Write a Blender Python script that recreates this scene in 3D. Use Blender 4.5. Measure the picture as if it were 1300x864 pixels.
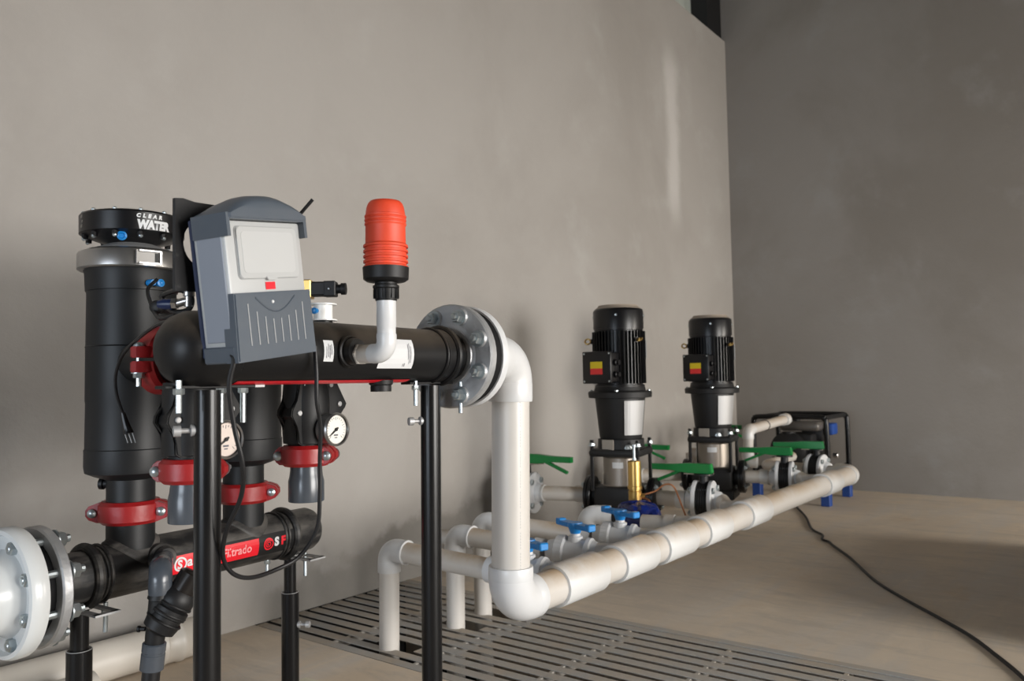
import bpy, bmesh, math, random
from mathutils import Vector, Matrix
random.seed(7)
PI = math.pi
for o in list(bpy.data.objects): bpy.data.objects.remove(o, do_unlink=True)
C = bpy.context.scene.collection
scene = bpy.context.scene

# ------------------------------------------------------------------ camera
H = 0.8
yaw, pitch, roll = math.radians(37.3), math.atan(52/1010), math.radians(1.0)
Fv = Vector((math.cos(pitch)*math.cos(yaw), math.cos(pitch)*math.sin(yaw), math.sin(pitch)))
R0 = Vector((math.sin(yaw), -math.cos(yaw), 0)); U0 = R0.cross(Fv)
Rv = R0*math.cos(roll) - U0*math.sin(roll); Uv = R0*math.sin(roll) + U0*math.cos(roll)
cam_d = bpy.data.cameras.new('camera'); cam = bpy.data.objects.new('camera', cam_d); C.objects.link(cam)
mw = Matrix((Rv, Uv, -Fv)).transposed().to_4x4(); mw.translation = (0, 0, H); cam.matrix_world = mw
cam_d.sensor_width = 36; cam_d.lens = 1010/1300*36; cam_d.clip_start = 0.02; cam_d.clip_end = 100
cam_d.dof.use_dof = True; cam_d.dof.focus_distance = 1.55; cam_d.dof.aperture_fstop = 6.5
scene.camera = cam

# ------------------------------------------------------------------ world, lights, exposure
w = bpy.data.worlds.new('world'); scene.world = w; w.use_nodes = True
w.node_tree.nodes['Background'].inputs[0].default_value = (0.70, 0.76, 0.84, 1)
w.node_tree.nodes['Background'].inputs[1].default_value = 0.5
def area(name, loc, rot, sx, sy, power, col):
    l = bpy.data.lights.new(name, 'AREA'); l.shape = 'RECTANGLE'; l.size = sx; l.size_y = sy; l.energy = power; l.color = col
    o = bpy.data.objects.new(name, l); C.objects.link(o); o.location = loc; o.rotation_euler = rot; return o
# daylight through the big doorway in the right-hand wall (shines towards +Y)
area('daylight_side_door', (2.0, -5.6, 1.45), (PI/2, 0, 0), 3.4, 2.9, 570, (1.0, 0.965, 0.92))
# daylight through the second doorway, near the far end of the right-hand wall
area('daylight_far_door', (4.9, -4.6, 1.5), (PI/2, 0, 0), 1.6, 2.6, 300, (1.0, 0.93, 0.84))
# cooler daylight through the doorway behind the camera (shines towards +X)
area('daylight_rear_door', (-6.6, 0.2, 1.35), (PI/2, 0, -PI/2), 4.0, 2.7, 330, (0.78, 0.88, 1.0))
vs = scene.view_settings
vs.view_transform = 'Standard'; vs.look = 'None'; vs.gamma = 1; vs.use_curve_mapping = False
vs.exposure = 0.38

# ------------------------------------------------------------------ materials
def mat(name, col, rough=0.5, metal=0.0, var=0.0, var_col=None, scale=6.0, bump=0.0, bscale=40.0, spec=0.5, coords='Object', stretch=None, thr=(0.4, 0.7), trans=0.0):
    m = bpy.data.materials.new(name); m.use_nodes = True
    nt = m.node_tree; N = nt.nodes; L = nt.links; b = N['Principled BSDF']
    b.inputs['Base Color'].default_value = (*col, 1); b.inputs['Roughness'].default_value = rough
    b.inputs['Metallic'].default_value = metal; b.inputs['Specular IOR Level'].default_value = spec
    b.inputs['Transmission Weight'].default_value = trans
    tc = N.new('ShaderNodeTexCoord'); src = tc.outputs[coords]
    if stretch:
        mp = N.new('ShaderNodeMapping'); mp.inputs['Scale'].default_value = stretch; L.new(src, mp.inputs[0]); src = mp.outputs[0]
    if var > 0:
        n = N.new('ShaderNodeTexNoise'); n.inputs['Scale'].default_value = scale; n.inputs['Detail'].default_value = 6; n.inputs['Roughness'].default_value = 0.6
        L.new(src, n.inputs['Vector'])
        r = N.new('ShaderNodeMapRange'); r.inputs['From Min'].default_value = thr[0]; r.inputs['From Max'].default_value = thr[1]; r.inputs['To Max'].default_value = var
        L.new(n.outputs[0], r.inputs['Value'])
        x = N.new('ShaderNodeMix'); x.data_type = 'RGBA'; x.inputs[6].default_value = (*col, 1); x.inputs[7].default_value = (*(var_col or col), 1)
        L.new(r.outputs[0], x.inputs[0]); L.new(x.outputs[2], b.inputs['Base Color'])
    if bump > 0:
        n2 = N.new('ShaderNodeTexNoise'); n2.inputs['Scale'].default_value = bscale; n2.inputs['Detail'].default_value = 5; L.new(src, n2.inputs['Vector'])
        bp = N.new('ShaderNodeBump'); bp.inputs['Strength'].default_value = bump; bp.inputs['Distance'].default_value = 0.01
        L.new(n2.outputs[0], bp.inputs['Height']); L.new(bp.outputs[0], b.inputs['Normal'])
    return m

def dusty(name, col, dust, rough, amount=0.5, scale=9.0, spec=0.5, metal=0.0):
    """dust lies on what faces up"""
    m = mat(name, col, rough, metal, 0.0, spec=spec); nt = m.node_tree; N = nt.nodes; L = nt.links; b = N['Principled BSDF']
    g = N.new('ShaderNodeNewGeometry'); sx = N.new('ShaderNodeSeparateXYZ'); L.new(g.outputs['Normal'], sx.inputs[0])
    mr = N.new('ShaderNodeMapRange'); mr.inputs['From Min'].default_value = 0.1; mr.inputs['From Max'].default_value = 1.0; L.new(sx.outputs[2], mr.inputs['Value'])
    tc = N.new('ShaderNodeTexCoord'); n = N.new('ShaderNodeTexNoise'); n.inputs['Scale'].default_value = scale; n.inputs['Detail'].default_value = 7; n.inputs['Roughness'].default_value = 0.65
    L.new(tc.outputs['Object'], n.inputs['Vector'])
    nr = N.new('ShaderNodeMapRange'); nr.inputs['From Min'].default_value = 0.30; nr.inputs['From Max'].default_value = 0.60; L.new(n.outputs[0], nr.inputs['Value'])
    mu = N.new('ShaderNodeMath'); mu.operation = 'MULTIPLY'; L.new(mr.outputs[0], mu.inputs[0]); L.new(nr.outputs[0], mu.inputs[1])
    m2 = N.new('ShaderNodeMath'); m2.operation = 'MULTIPLY'; m2.inputs[1].default_value = amount; L.new(mu.outputs[0], m2.inputs[0])
    x = N.new('ShaderNodeMix'); x.data_type = 'RGBA'; x.inputs[6].default_value = (*col, 1); x.inputs[7].default_value = (*dust, 1)
    L.new(m2.outputs[0], x.inputs[0]); L.new(x.outputs[2], b.inputs['Base Color'])
    return m

def plaster(name, base, dark, light, stain=False, streak=False):
    m = bpy.data.materials.new(name); m.use_nodes = True; nt = m.node_tree; N = nt.nodes; L = nt.links; b = N['Principled BSDF']
    b.inputs['Roughness'].default_value = 0.9; b.inputs['Specular IOR Level'].default_value = 0.2
    tc = N.new('ShaderNodeNewGeometry'); src = tc.outputs['Position']
    def noise(sc, det=5, dist=0.0, ro=0.6):
        n = N.new('ShaderNodeTexNoise'); n.inputs['Scale'].default_value = sc; n.inputs['Detail'].default_value = det; n.inputs['Distortion'].default_value = dist; n.inputs['Roughness'].default_value = ro
        L.new(src, n.inputs['Vector']); return n.outputs[0]
    def rng(v, a, c_, lo=0.0, hi=1.0):
        r = N.new('ShaderNodeMapRange'); r.interpolation_type = 'SMOOTHSTEP'
        for k, q in (('From Min', a), ('From Max', c_), ('To Min', lo), ('To Max', hi)): r.inputs[k].default_value = q
        L.new(v, r.inputs['Value']); return r.outputs[0]
    def mix(f, a, c_):
        x = N.new('ShaderNodeMix'); x.data_type = 'RGBA'
        for i, q in ((6, a), (7, c_)):
            if isinstance(q, tuple): x.inputs[i].default_value = (*q, 1)
            else: L.new(q, x.inputs[i])
        L.new(f, x.inputs[0]); return x.outputs[2]
    def math_(op, a, c_):
        x = N.new('ShaderNodeMath'); x.operation = op
        for i, q in ((0, a), (1, c_)):
            if isinstance(q, (int, float)): x.inputs[i].default_value = q
            else: L.new(q, x.inputs[i])
        return x.outputs[0]
    col = mix(rng(noise(0.8, 6, 0.4), 0.35, 0.68), base, dark)
    col = mix(rng(noise(1.7, 6, 0.2), 0.52, 0.75, 0, 0.7), col, light)
    sp = N.new('ShaderNodeSeparateXYZ'); L.new(src, sp.inputs[0]); X, Y, Z = sp.outputs
    if streak:      # pale vertical lime run near the corner
        wob = math_('MULTIPLY', math_('SUBTRACT', noise(3.0), 0.5), 0.16)
        d = math_('ABSOLUTE', math_('SUBTRACT', math_('ADD', X, wob), 4.92), 0.0)
        f = rng(d, 0.15, 0.02); f = math_('MULTIPLY', f, rng(Z, 1.75, 2.1)); f = math_('MULTIPLY', f, rng(Z, 3.15, 2.85)); f = math_('MULTIPLY', f, 0.55)
        col = mix(f, col, (0.62, 0.60, 0.58))
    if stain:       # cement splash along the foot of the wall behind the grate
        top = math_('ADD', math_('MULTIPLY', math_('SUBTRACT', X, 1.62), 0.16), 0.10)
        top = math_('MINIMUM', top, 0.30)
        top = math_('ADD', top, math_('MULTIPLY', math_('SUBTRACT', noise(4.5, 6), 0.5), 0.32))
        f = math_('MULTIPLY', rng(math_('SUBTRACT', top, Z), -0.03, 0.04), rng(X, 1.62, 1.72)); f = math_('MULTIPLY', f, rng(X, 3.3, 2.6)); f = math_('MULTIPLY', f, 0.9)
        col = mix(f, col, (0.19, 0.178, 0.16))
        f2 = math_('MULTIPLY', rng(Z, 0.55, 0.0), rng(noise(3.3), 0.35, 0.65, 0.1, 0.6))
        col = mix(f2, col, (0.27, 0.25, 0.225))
    L.new(col, b.inputs['Base Color'])
    bp = N.new('ShaderNodeBump'); bp.inputs['Strength'].default_value = 0.25; bp.inputs['Distance'].default_value = 0.02
    h = math_('ADD', noise(3.0, 8, 0, 0.7), math_('MULTIPLY', noise(60, 3), 0.12)); L.new(h, bp.inputs['Height']); L.new(bp.outputs[0], b.inputs['Normal'])
    return m

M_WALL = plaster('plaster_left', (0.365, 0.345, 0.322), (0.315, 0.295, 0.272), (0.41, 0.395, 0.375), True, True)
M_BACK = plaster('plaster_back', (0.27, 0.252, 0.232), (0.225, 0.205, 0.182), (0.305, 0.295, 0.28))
M_OTHER = plaster('plaster_other', (0.36, 0.34, 0.31), (0.30, 0.28, 0.25), (0.42, 0.40, 0.37))

def floor_mat():
    m = bpy.data.materials.new('concrete_floor'); m.use_nodes = True; nt = m.node_tree; N = nt.nodes; L = nt.links; b = N['Principled BSDF']
    b.inputs['Roughness'].default_value = 0.62; b.inputs['Specular IOR Level'].default_value = 0.35
    tc = N.new('ShaderNodeTexCoord')
    def noise(sc, st=(1, 1, 1), dist=0.5, det=7):
        mp = N.new('ShaderNodeMapping'); mp.inputs['Scale'].default_value = st; mp.inputs['Rotation'].default_value = (0, 0, 0.25); L.new(tc.outputs['Object'], mp.inputs[0])
        n = N.new('ShaderNodeTexNoise'); n.inputs['Scale'].default_value = sc; n.inputs['Detail'].default_value = det; n.inputs['Distortion'].default_value = dist; n.inputs['Roughness'].default_value = 0.68
        L.new(mp.outputs[0], n.inputs['Vector']); return n.outputs[0]
    def rng(v, a, c_, hi=1.0):
        r = N.new('ShaderNodeMapRange'); r.inputs['From Min'].default_value = a; r.inputs['From Max'].default_value = c_; r.inputs['To Max'].default_value = hi; L.new(v, r.inputs['Value']); return r.outputs[0]
    def mix(f, a, c_):
        x = N.new('ShaderNodeMix'); x.data_type = 'RGBA'
        for i, q in ((6, a), (7, c_)):
            if isinstance(q, tuple): x.inputs[i].default_value = (*q, 1)
            else: L.new(q, x.inputs[i])
        L.new(f, x.inputs[0]); return x.outputs[2]
    col = mix(rng(noise(0.9), 0.38, 0.66), (0.66, 0.55, 0.425), (0.52, 0.455, 0.385))
    col = mix(rng(noise(2.2, (0.35, 1.6, 1)), 0.48, 0.7, 0.75), col, (0.56, 0.53, 0.495))
    col = mix(rng(noise(5.0, (0.3, 1.4, 1), 1.2), 0.52, 0.68, 0.5), col, (0.70, 0.58, 0.44))
    col = mix(rng(noise(1.4, (1, 0.7, 1), 1.5), 0.58, 0.72, 0.45), col, (0.72, 0.61, 0.48))
    col = mix(rng(noise(9.0, (1.6, 0.35, 1), 0.8), 0.50, 0.70, 0.55), col, (0.42, 0.375, 0.325))
    col = mix(rng(noise(16.0, (1.5, 0.4, 1), 0.5), 0.55, 0.72, 0.5), col, (0.74, 0.65, 0.53))
    col = mix(rng(noise(2.6, (1, 1, 1), 0.6), 0.60, 0.72, 0.5), col, (0.56, 0.40, 0.24))
    L.new(col, b.inputs['Base Color'])
    bp = N.new('ShaderNodeBump'); bp.inputs['Strength'].default_value = 0.12; bp.inputs['Distance'].default_value = 0.01; L.new(noise(30), bp.inputs['Height']); L.new(bp.outputs[0], b.inputs['Normal'])
    return m
M_FLOOR = floor_mat()
M_GRATE = mat('grate_grey', (0.38, 0.37, 0.35), 0.8, 0.0, 0.8, (0.46, 0.37, 0.27), 5.0, 0.1, 60, spec=0.2)
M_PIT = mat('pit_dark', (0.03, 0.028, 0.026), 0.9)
M_PVC = dusty('pvc_fitting', (0.62, 0.62, 0.61), (0.40, 0.29, 0.18), 0.35, 0.85, 7)
M_PVC2 = dusty('pvc_pipe', (0.56, 0.53, 0.49), (0.40, 0.29, 0.18), 0.38, 1.0, 6)
M_PVCCLEAN = mat('pvc_clean', (0.60, 0.61, 0.62), 0.3, 0, 0.15, (0.6, 0.55, 0.48), 8)
M_RISER = mat('pvc_riser', (0.57, 0.55, 0.52), 0.35, 0, 0.35, (0.48, 0.43, 0.365), 3, stretch=(3, 3, 0.6))
M_BLK = dusty('black_poly', (0.006, 0.006, 0.0065), (0.15, 0.12, 0.09), 0.42, 0.6, 8, spec=0.28)
M_BLKF = mat('black_filter', (0.009, 0.010, 0.011), 0.45, 0, 0.6, (0.016, 0.016, 0.017), 3, spec=0.3)
M_HDR = mat('dusty_black_poly', (0.012, 0.012, 0.0125), 0.5, 0, 0.8, (0.12, 0.112, 0.102), 14.0, 0.1, 30, spec=0.35, stretch=(0.45, 1, 1.3), thr=(0.44, 0.64))
M_BLKP = mat('black_paint', (0.006, 0.006, 0.0065), 0.25, 0.0, 0.3, (0.012, 0.011, 0.010), 6, spec=0.28)
M_BLKM = mat('black_matt', (0.007, 0.007, 0.0075), 0.5, spec=0.35)
M_RUB = mat('rubber', (0.006, 0.006, 0.007), 0.7, spec=0.2)
M_CAB = mat('cable_black', (0.008, 0.008, 0.009), 0.4, spec=0.4)
M_GREY = mat('grey_pvc', (0.048, 0.058, 0.072), 0.25, 0, 0.3, (0.09, 0.09, 0.09), 10)
M_RED = mat('red_paint', (0.30, 0.008, 0.010), 0.40, 0, 0.5, (0.20, 0.010, 0.010), 9, 0.1, 40)
M_ALU = mat('cast_aluminium', (0.48, 0.49, 0.50), 0.42, 0.55, 0.6, (0.30, 0.30, 0.31), 8, 0.15, 60)
M_STEEL = mat('zinc_bolt', (0.46, 0.51, 0.53), 0.36, 0.9)
M_SS = mat('stainless', (0.42, 0.41, 0.40), 0.3, 0.9)
M_SS2 = mat('stainless_sleeve', (0.34, 0.30, 0.26), 0.45, 0.8)
M_ORANGE = mat('orange_cap', (0.62, 0.050, 0.016), 0.52, 0, 0.3, (0.8, 0.10, 0.04), 5)
M_WHITE = mat('white_paint', (0.78, 0.78, 0.76), 0.3)
M_LGREY = mat('box_light_grey', (0.42, 0.43, 0.43), 0.4)
M_SIDE = mat('box_side_grey', (0.24, 0.265, 0.31), 0.4)
M_DGREY = mat('box_dark_grey', (0.068, 0.085, 0.108), 0.38, 0, 0.3, (0.11, 0.12, 0.13), 14)
M_GAP = mat('gap_grey', (0.30, 0.31, 0.31), 0.6)
M_GROOVE = mat('groove_chalk', (0.33, 0.34, 0.35), 0.6)
M_BLUE = mat('blue_plastic', (0.010, 0.20, 0.54), 0.35)
M_DBLUE = mat('blue_wrap', (0.006, 0.012, 0.09), 0.25, 0, 0.5, (0.01, 0.04, 0.30), 18, 0.6, 25)
M_SKID = mat('blue_paint', (0.012, 0.06, 0.28), 0.45)
M_GREEN = mat('green_handle', (0.003, 0.19, 0.038), 0.38)
M_BRASS = mat('brass', (0.62, 0.40, 0.13), 0.28, 0.9)
M_COPPER = mat('copper', (0.45, 0.20, 0.10), 0.35, 0.9)
M_PUMP = mat('pump_black', (0.004, 0.004, 0.005), 0.32, spec=0.4)
M_CASTB = mat('pump_cast', (0.009, 0.009, 0.0095), 0.5, 0, 0.4, (0.02, 0.019, 0.018), 12, spec=0.35)
M_CAPB = mat('dust_beige', (0.30, 0.25, 0.20), 0.6)
M_GUARD = mat('guard_steel', (0.42, 0.42, 0.42), 0.5, 0.5)
M_PLATE = mat('nameplate', (0.34, 0.31, 0.27), 0.5)
M_YEL = mat('label_yellow', (0.72, 0.55, 0.01), 0.5)
M_LRED = mat('label_red', (0.72, 0.03, 0.03), 0.5)
M_STK = mat('sticker_red', (0.70, 0.008, 0.02), 0.35)
M_PINK = mat('sticker_pink', (0.80, 0.30, 0.31), 0.4)
M_PAPER = mat('label_white', (0.62, 0.63, 0.64), 0.5)
M_INK = mat('ink', (0.10, 0.10, 0.12), 0.6)
M_DIAL = mat('dial', (0.72, 0.71, 0.66), 0.4)
M_DIALR = mat('dial_pinkish', (0.58, 0.50, 0.45), 0.4)
M_CREAM = mat('cream_block', (0.66, 0.62, 0.48), 0.6)
M_FPIPE = mat('floor_pipe', (0.58, 0.54, 0.48), 0.4, 0, 0.5, (0.46, 0.42, 0.36), 4)
M_FLAN = mat('white_flange', (0.66, 0.68, 0.68), 0.22)
M_TRANSL = mat('corrugated_sheet', (0.55, 0.60, 0.55), 0.5, trans=0.3)
M_COL = mat('black_steel_column', (0.006, 0.006, 0.007), 0.6)
M_BLOCKER = mat('dark_blocker', (0.03, 0.03, 0.03), 0.6)

# ------------------------------------------------------------------ mesh helpers
WL = {}
def frame(d, up=None):
    d = Vector(d).normalized(); u = Vector(up) if up is not None else (Vector((0, 0, 1)) if abs(d.z) < 0.95 else Vector((1, 0, 0)))
    x = u.cross(d).normalized(); y = d.cross(x).normalized(); return x, y, d

class MB:
    def __init__(s): s.bm = bmesh.new()
    def face(s, vs):
        try: return s.bm.faces.new(vs)
        except ValueError: return None
    def lathe(s, p, d, prof, seg=28, up=None, a0=0.0, a1=2*PI, close=True):
        p = Vector(p); x, y, d = frame(d, up); full = abs(a1-a0-2*PI) < 1e-6
        n = seg if full else seg+1; rings = []
        for t, r in prof:
            if r <= 1e-6: rings.append([s.bm.verts.new(p+d*t)]); continue
            rings.append([s.bm.verts.new(p+d*t+(x*math.cos(a0+(a1-a0)*i/seg)+y*math.sin(a0+(a1-a0)*i/seg))*r) for i in range(n)])
        for A, B in zip(rings, rings[1:]):
            m = seg
            for i in range(m):
                j = (i+1) % n
                if len(A) == 1 and len(B) == 1: continue
                if len(A) == 1: s.face((A[0], B[j], B[i]))
                elif len(B) == 1: s.face((A[i], A[j], B[0]))
                else: s.face((A[i], A[j], B[j], B[i]))
        if close and full:
            if len(rings[0]) > 2: s.face(list(reversed(rings[0])))
            if len(rings[-1]) > 2: s.face(rings[-1])
        return s
    def cyl(s, p, q, r, r2=None, seg=20):
        p, q = Vector(p), Vector(q); return s.lathe(p, q-p, [(0, r), ((q-p).length, r if r2 is None else r2)], seg)
    def ring(s, p, d, r, rr, seg=32, n=10):       # torus
        return s.lathe(p, d, [(math.sin(2*PI*i/n)*rr, r+math.cos(2*PI*i/n)*rr) for i in range(n+1)], seg, close=False)
    def band(s, p, d, ro, ri, w, seg=32):         # flat hollow ring, w along d, centred
        return s.lathe(p, d, [(-w/2, ri), (-w/2, ro), (w/2, ro), (w/2, ri), (-w/2, ri)], seg, close=False)
    def box(s, c, size, ax=None, bevel=0.0, seg=1):
        c = Vector(c); ax = ax or (Vector((1, 0, 0)), Vector((0, 1, 0)), Vector((0, 0, 1)))
        vs = [s.bm.verts.new(c+ax[0]*(i*size[0]/2)+ax[1]*(j*size[1]/2)+ax[2]*(k*size[2]/2)) for i in (-1, 1) for j in (-1, 1) for k in (-1, 1)]
        fs = [s.face([vs[q] for q in f]) for f in ((0, 1, 3, 2), (4, 6, 7, 5), (0, 4, 5, 1), (2, 3, 7, 6), (0, 2, 6, 4), (1, 5, 7, 3))]
        if bevel > 0:
            es = list({e for f in fs for e in f.edges}); bmesh.ops.bevel(s.bm, geom=es, offset=bevel, segments=seg, affect='EDGES', profile=0.5)
        return s
    def prism(s, pts, org, ax, ay, az, t, bevel=0.0):
        """outline pts in (ax, ay), extruded from 0 to t along az"""
        org = Vector(org); a = [s.bm.verts.new(org+ax*x+ay*y) for x, y in pts]; b = [s.bm.verts.new(org+ax*x+ay*y+az*t) for x, y in pts]
        n = len(pts); f1 = s.face(list(reversed(a))); f2 = s.face(b)
        for i in range(n): s.face((a[i], a[(i+1) % n], b[(i+1) % n], b[i]))
        if bevel > 0:
            es = list({e for f in (f1, f2) if f for e in f.edges}); bmesh.ops.bevel(s.bm, geom=es, offset=bevel, segments=2, affect='EDGES')
        return s
    def tube(s, pts, r, seg=12, sub=6, rad=None):
        pts = [Vector(p) for p in pts]
        if sub > 1 and len(pts) > 2:
            P = [2*pts[0]-pts[1]]+pts+[2*pts[-1]-pts[-2]]; out = []
            for i in range(1, len(P)-2):
                for k in range(sub):
                    t = k/sub; a, b, c, d = P[i-1], P[i], P[i+1], P[i+2]
                    out.append(0.5*((2*b)+(c-a)*t+(2*a-5*b+4*c-d)*t*t+(3*b-a-3*c+d)*t**3))
            out.append(pts[-1]); pts = out
        T = [(pts[min(i+1, len(pts)-1)]-pts[max(i-1, 0)]).normalized() for i in range(len(pts))]
        x, y, _ = frame(T[0]); rings = []
        for i, (p, t) in enumerate(zip(pts, T)):
            x = (x-t*x.dot(t)).normalized(); y = t.cross(x); rr = rad(i/(len(pts)-1)) if rad else r
            rings.append([s.bm.verts.new(p+(x*math.cos(2*PI*k/seg)+y*math.sin(2*PI*k/seg))*rr) for k in range(seg)])
        for A, B in zip(rings, rings[1:]):
            for k in range(seg): s.face((A[k], A[(k+1) % seg], B[(k+1) % seg], B[k]))
        s.face(list(reversed(rings[0]))); s.face(rings[-1]); return s
    def hexn(s, p, d, r, h):
        p = Vector(p); x, y, d = frame(d)
        s.lathe(p, d, [(0, r), (h*0.82, r), (h, r*0.84)], 6); return s
    def build(s, name, m, parent=None, label=None, sharp=35):
        bm = s.bm; bm.normal_update()
        bmesh.ops.recalc_face_normals(bm, faces=bm.faces)
        for f in bm.faces: f.smooth = True
        th = math.radians(sharp)
        for e in bm.edges:
            if len(e.link_faces) == 2 and e.calc_face_angle(0) > th: e.smooth = False
        co = [v.co for v in bm.verts]
        lo = Vector((min(c[i] for c in co) for i in range(3))); hi = Vector((max(c[i] for c in co) for i in range(3))); c = (lo+hi)/2
        if parent is None: c.z = lo.z
        for v in bm.verts: v.co = v.co-c
        me = bpy.data.meshes.new(name); bm.to_mesh(me); bm.free()
        me.materials.append(m)
        o = bpy.data.objects.new(name, me); C.objects.link(o)
        o.location = c-(WL[parent.name] if parent else Vector()); WL[o.name] = c
        if parent: o.parent = parent
        if label: o['label'] = label
        return o
def thing(name, label, cat, loc, group=None):
    o = bpy.data.objects.new(name, None); C.objects.link(o); o.empty_display_size = 0.05
    o.location = Vector(loc); WL[o.name] = Vector(loc); o['label'] = label; o['category'] = cat
    if group: o['group'] = group
    return o
def tag(o, label, cat, group=None):
    o['label'] = label; o['category'] = cat
    if group: o['group'] = group
    return o
def struct(o): o['kind'] = 'structure'; return o
def V(*a): return Vector(a)

def text_mesh(body, size, place, bold=0.0, spacing=1.0, shear=0.0, align='LEFT'):
    """mesh of a text; place(x, y) maps the flat text to the surface"""
    cu = bpy.data.curves.new('lettering', 'FONT'); cu.body = body; cu.size = size; cu.offset = bold; cu.space_character = spacing; cu.shear = shear; cu.align_x = align; cu.resolution_u = 3
    ob = bpy.data.objects.new('lettering', cu); C.objects.link(ob)
    dg = bpy.context.evaluated_depsgraph_get(); me = bpy.data.meshes.new_from_object(ob.evaluated_get(dg)); bpy.data.objects.remove(ob, do_unlink=True)
    b = MB(); b.bm.from_mesh(me); bpy.data.meshes.remove(me)
    for v in b.bm.verts: v.co = place(v.co.x, v.co.y)
    return b
def build_flat(b, name, m, parent, normal_hint, label=None):
    b.bm.normal_update()
    o = None
    for f in b.bm.faces:
        if f.normal.dot(normal_hint) < 0: f.normal_flip()
    me = bpy.data.meshes.new(name)
    co = [v.co for v in b.bm.verts]; lo = Vector((min(c[i] for c in co) for i in range(3))); hi = Vector((max(c[i] for c in co) for i in range(3))); c = (lo+hi)/2
    for v in b.bm.verts: v.co = v.co-c
    b.bm.to_mesh(me); b.bm.free(); me.materials.append(m); o = bpy.data.objects.new(name, me); C.objects.link(o)
    o.location = c-WL[parent.name]; WL[o.name] = c; o.parent = parent
    if label: o['label'] = label
    return o

def bolt(p, d, r=0.010, shank=0.0, head=0.008, washer=True, tail=0.0, up=None):
    """hex head at p pointing along d, shank backwards"""
    b = MB(); p = Vector(p); d = Vector(d).normalized()
    if washer: b.lathe(p, d, [(0, r*1.35), (r*0.18, r*1.35)], 16)
    b.hexn(p+d*(r*0.18 if washer else 0), d, r, head)
    if tail > 0: b.lathe(p+d*head, d, [(0, r*0.52), (tail, r*0.52), (tail+r*.1, r*0.4)], 10)
    if shank > 0: b.lathe(p, -d, [(0, r*0.5), (shank, r*0.5)], 10)
    return b

def arc_pts(c, a, b_, r, n=10):
    """quarter arc around c from direction a to direction b_"""
    return [Vector(c)+Vector(a)*r*math.cos(PI/2*i/n)+Vector(b_)*r*math.sin(PI/2*i/n) for i in range(n+1)]

def elbow(corner, d1, d2, R, rp, sock, rs, extra=0.0):
    """moulded elbow of outer radius rs: smooth bend, sockets of length sock"""
    corner, d1, d2 = Vector(corner), Vector(d1).normalized(), Vector(d2).normalized()
    b = MB(); c = corner+d1*R+d2*R; rb = rs*0.985
    p = [corner+d1*(R+0.002)]+[c-d2*R*math.cos(t)-d1*R*math.sin(t) for t in [PI/2*i/14 for i in range(15)]]+[corner+d2*(R+0.002)]
    b.tube(p, rb, 36, 1)
    for d in (d1, d2):
        b.lathe(corner+d*R, d, [(0, rb), (0.004, rs), (sock-0.003, rs), (sock, rs*0.98), (sock, rp*0.95)], 36)
    return b

# ------------------------------------------------------------------ structure
WY, WX, WT = 2.345, 5.90, 3.43
def slab(name, c, size, m, parent=None): return MB().box(c, size).build(name, m, parent)
gx0, gx1, gy0 = 1.625, 2.335, -0.8
fl = MB()
for x0, x1, y0, y1 in ((-4.6, gx0, -3.6, WY), (gx1, WX, -3.6, WY), (gx0, gx1, -3.6, gy0)):
    fl.box(((x0+x1)/2, (y0+y1)/2, -0.15), (x1-x0, y1-y0, 0.3))
struct(fl.build('floor', M_FLOOR))
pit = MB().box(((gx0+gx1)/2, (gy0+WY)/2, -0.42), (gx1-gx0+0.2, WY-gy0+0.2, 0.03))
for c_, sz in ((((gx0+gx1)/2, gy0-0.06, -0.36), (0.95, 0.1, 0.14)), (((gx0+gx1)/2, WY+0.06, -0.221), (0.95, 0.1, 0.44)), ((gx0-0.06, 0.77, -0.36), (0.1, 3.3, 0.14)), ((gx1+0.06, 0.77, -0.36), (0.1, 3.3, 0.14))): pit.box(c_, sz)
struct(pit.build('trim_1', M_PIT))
struct(slab('wall_left', ((WX-4.6)/2, WY+0.1, WT/2), (WX+4.6, 0.2, WT), M_WALL))
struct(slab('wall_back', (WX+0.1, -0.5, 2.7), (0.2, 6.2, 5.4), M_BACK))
# right wall and rear wall, each with its doorway
b = MB()
for x0, x1, z0, z1 in ((-4.6, 0.35, 0, 5.4), (2.95, 4.25, 0, 5.4), (5.55, WX, 0, 5.4), (0.35, 2.95, 1.85, 5.4), (4.25, 5.55, 1.8, 5.4)): b.box(((x0+x1)/2, -3.5, (z0+z1)/2), (x1-x0, 0.2, z1-z0))
struct(b.build('wall_right', M_OTHER))
b = MB()
for y0, y1, z0, z1 in ((-3.6, -1.3, 0, 5.4), (1.7, WY+0.2, 0, 5.4), (-1.3, 1.7, 1.6, 5.4)): b.box((-4.5, (y0+y1)/2, (z0+z1)/2), (0.2, y1-y0, z1-z0))
struct(b.build('wall_rear', M_OTHER))
struct(slab('ceiling', ((WX-4.6)/2, -0.5, 5.5), (WX+4.9, 6.4, 0.2), mat('sheet_roof', (0.10, 0.09, 0.08), 0.7)))
# clerestory strip above the left wall: corrugated sheets with a black steel column at the corner
win = thing('window_1', 'x', 'x', (4.0, WY+0.1, WT)); del win['label'], win['category']; struct(win)
b = MB(); xs = [-4.6+i*0.038 for i in range(int((WX+4.6)/0.038)+1)]
lo = [b.bm.verts.new((x, WY+0.16+0.009*math.cos(i*PI/2), WT)) for i, x in enumerate(xs)]; hi = [b.bm.verts.new((x, WY+0.16+0.009*math.cos(i*PI/2), 5.4)) for i, x in enumerate(xs)]
for i in range(len(xs)-1): b.face((lo[i], lo[i+1], hi[i+1], hi[i]))
b.build('window_sheet', M_TRANSL, win)
MB().box((5.76, WY+0.09, 4.42), (0.26, 0.13, 1.98)).build('window_post', M_COL, win, 'black steel post in the corner')

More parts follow.
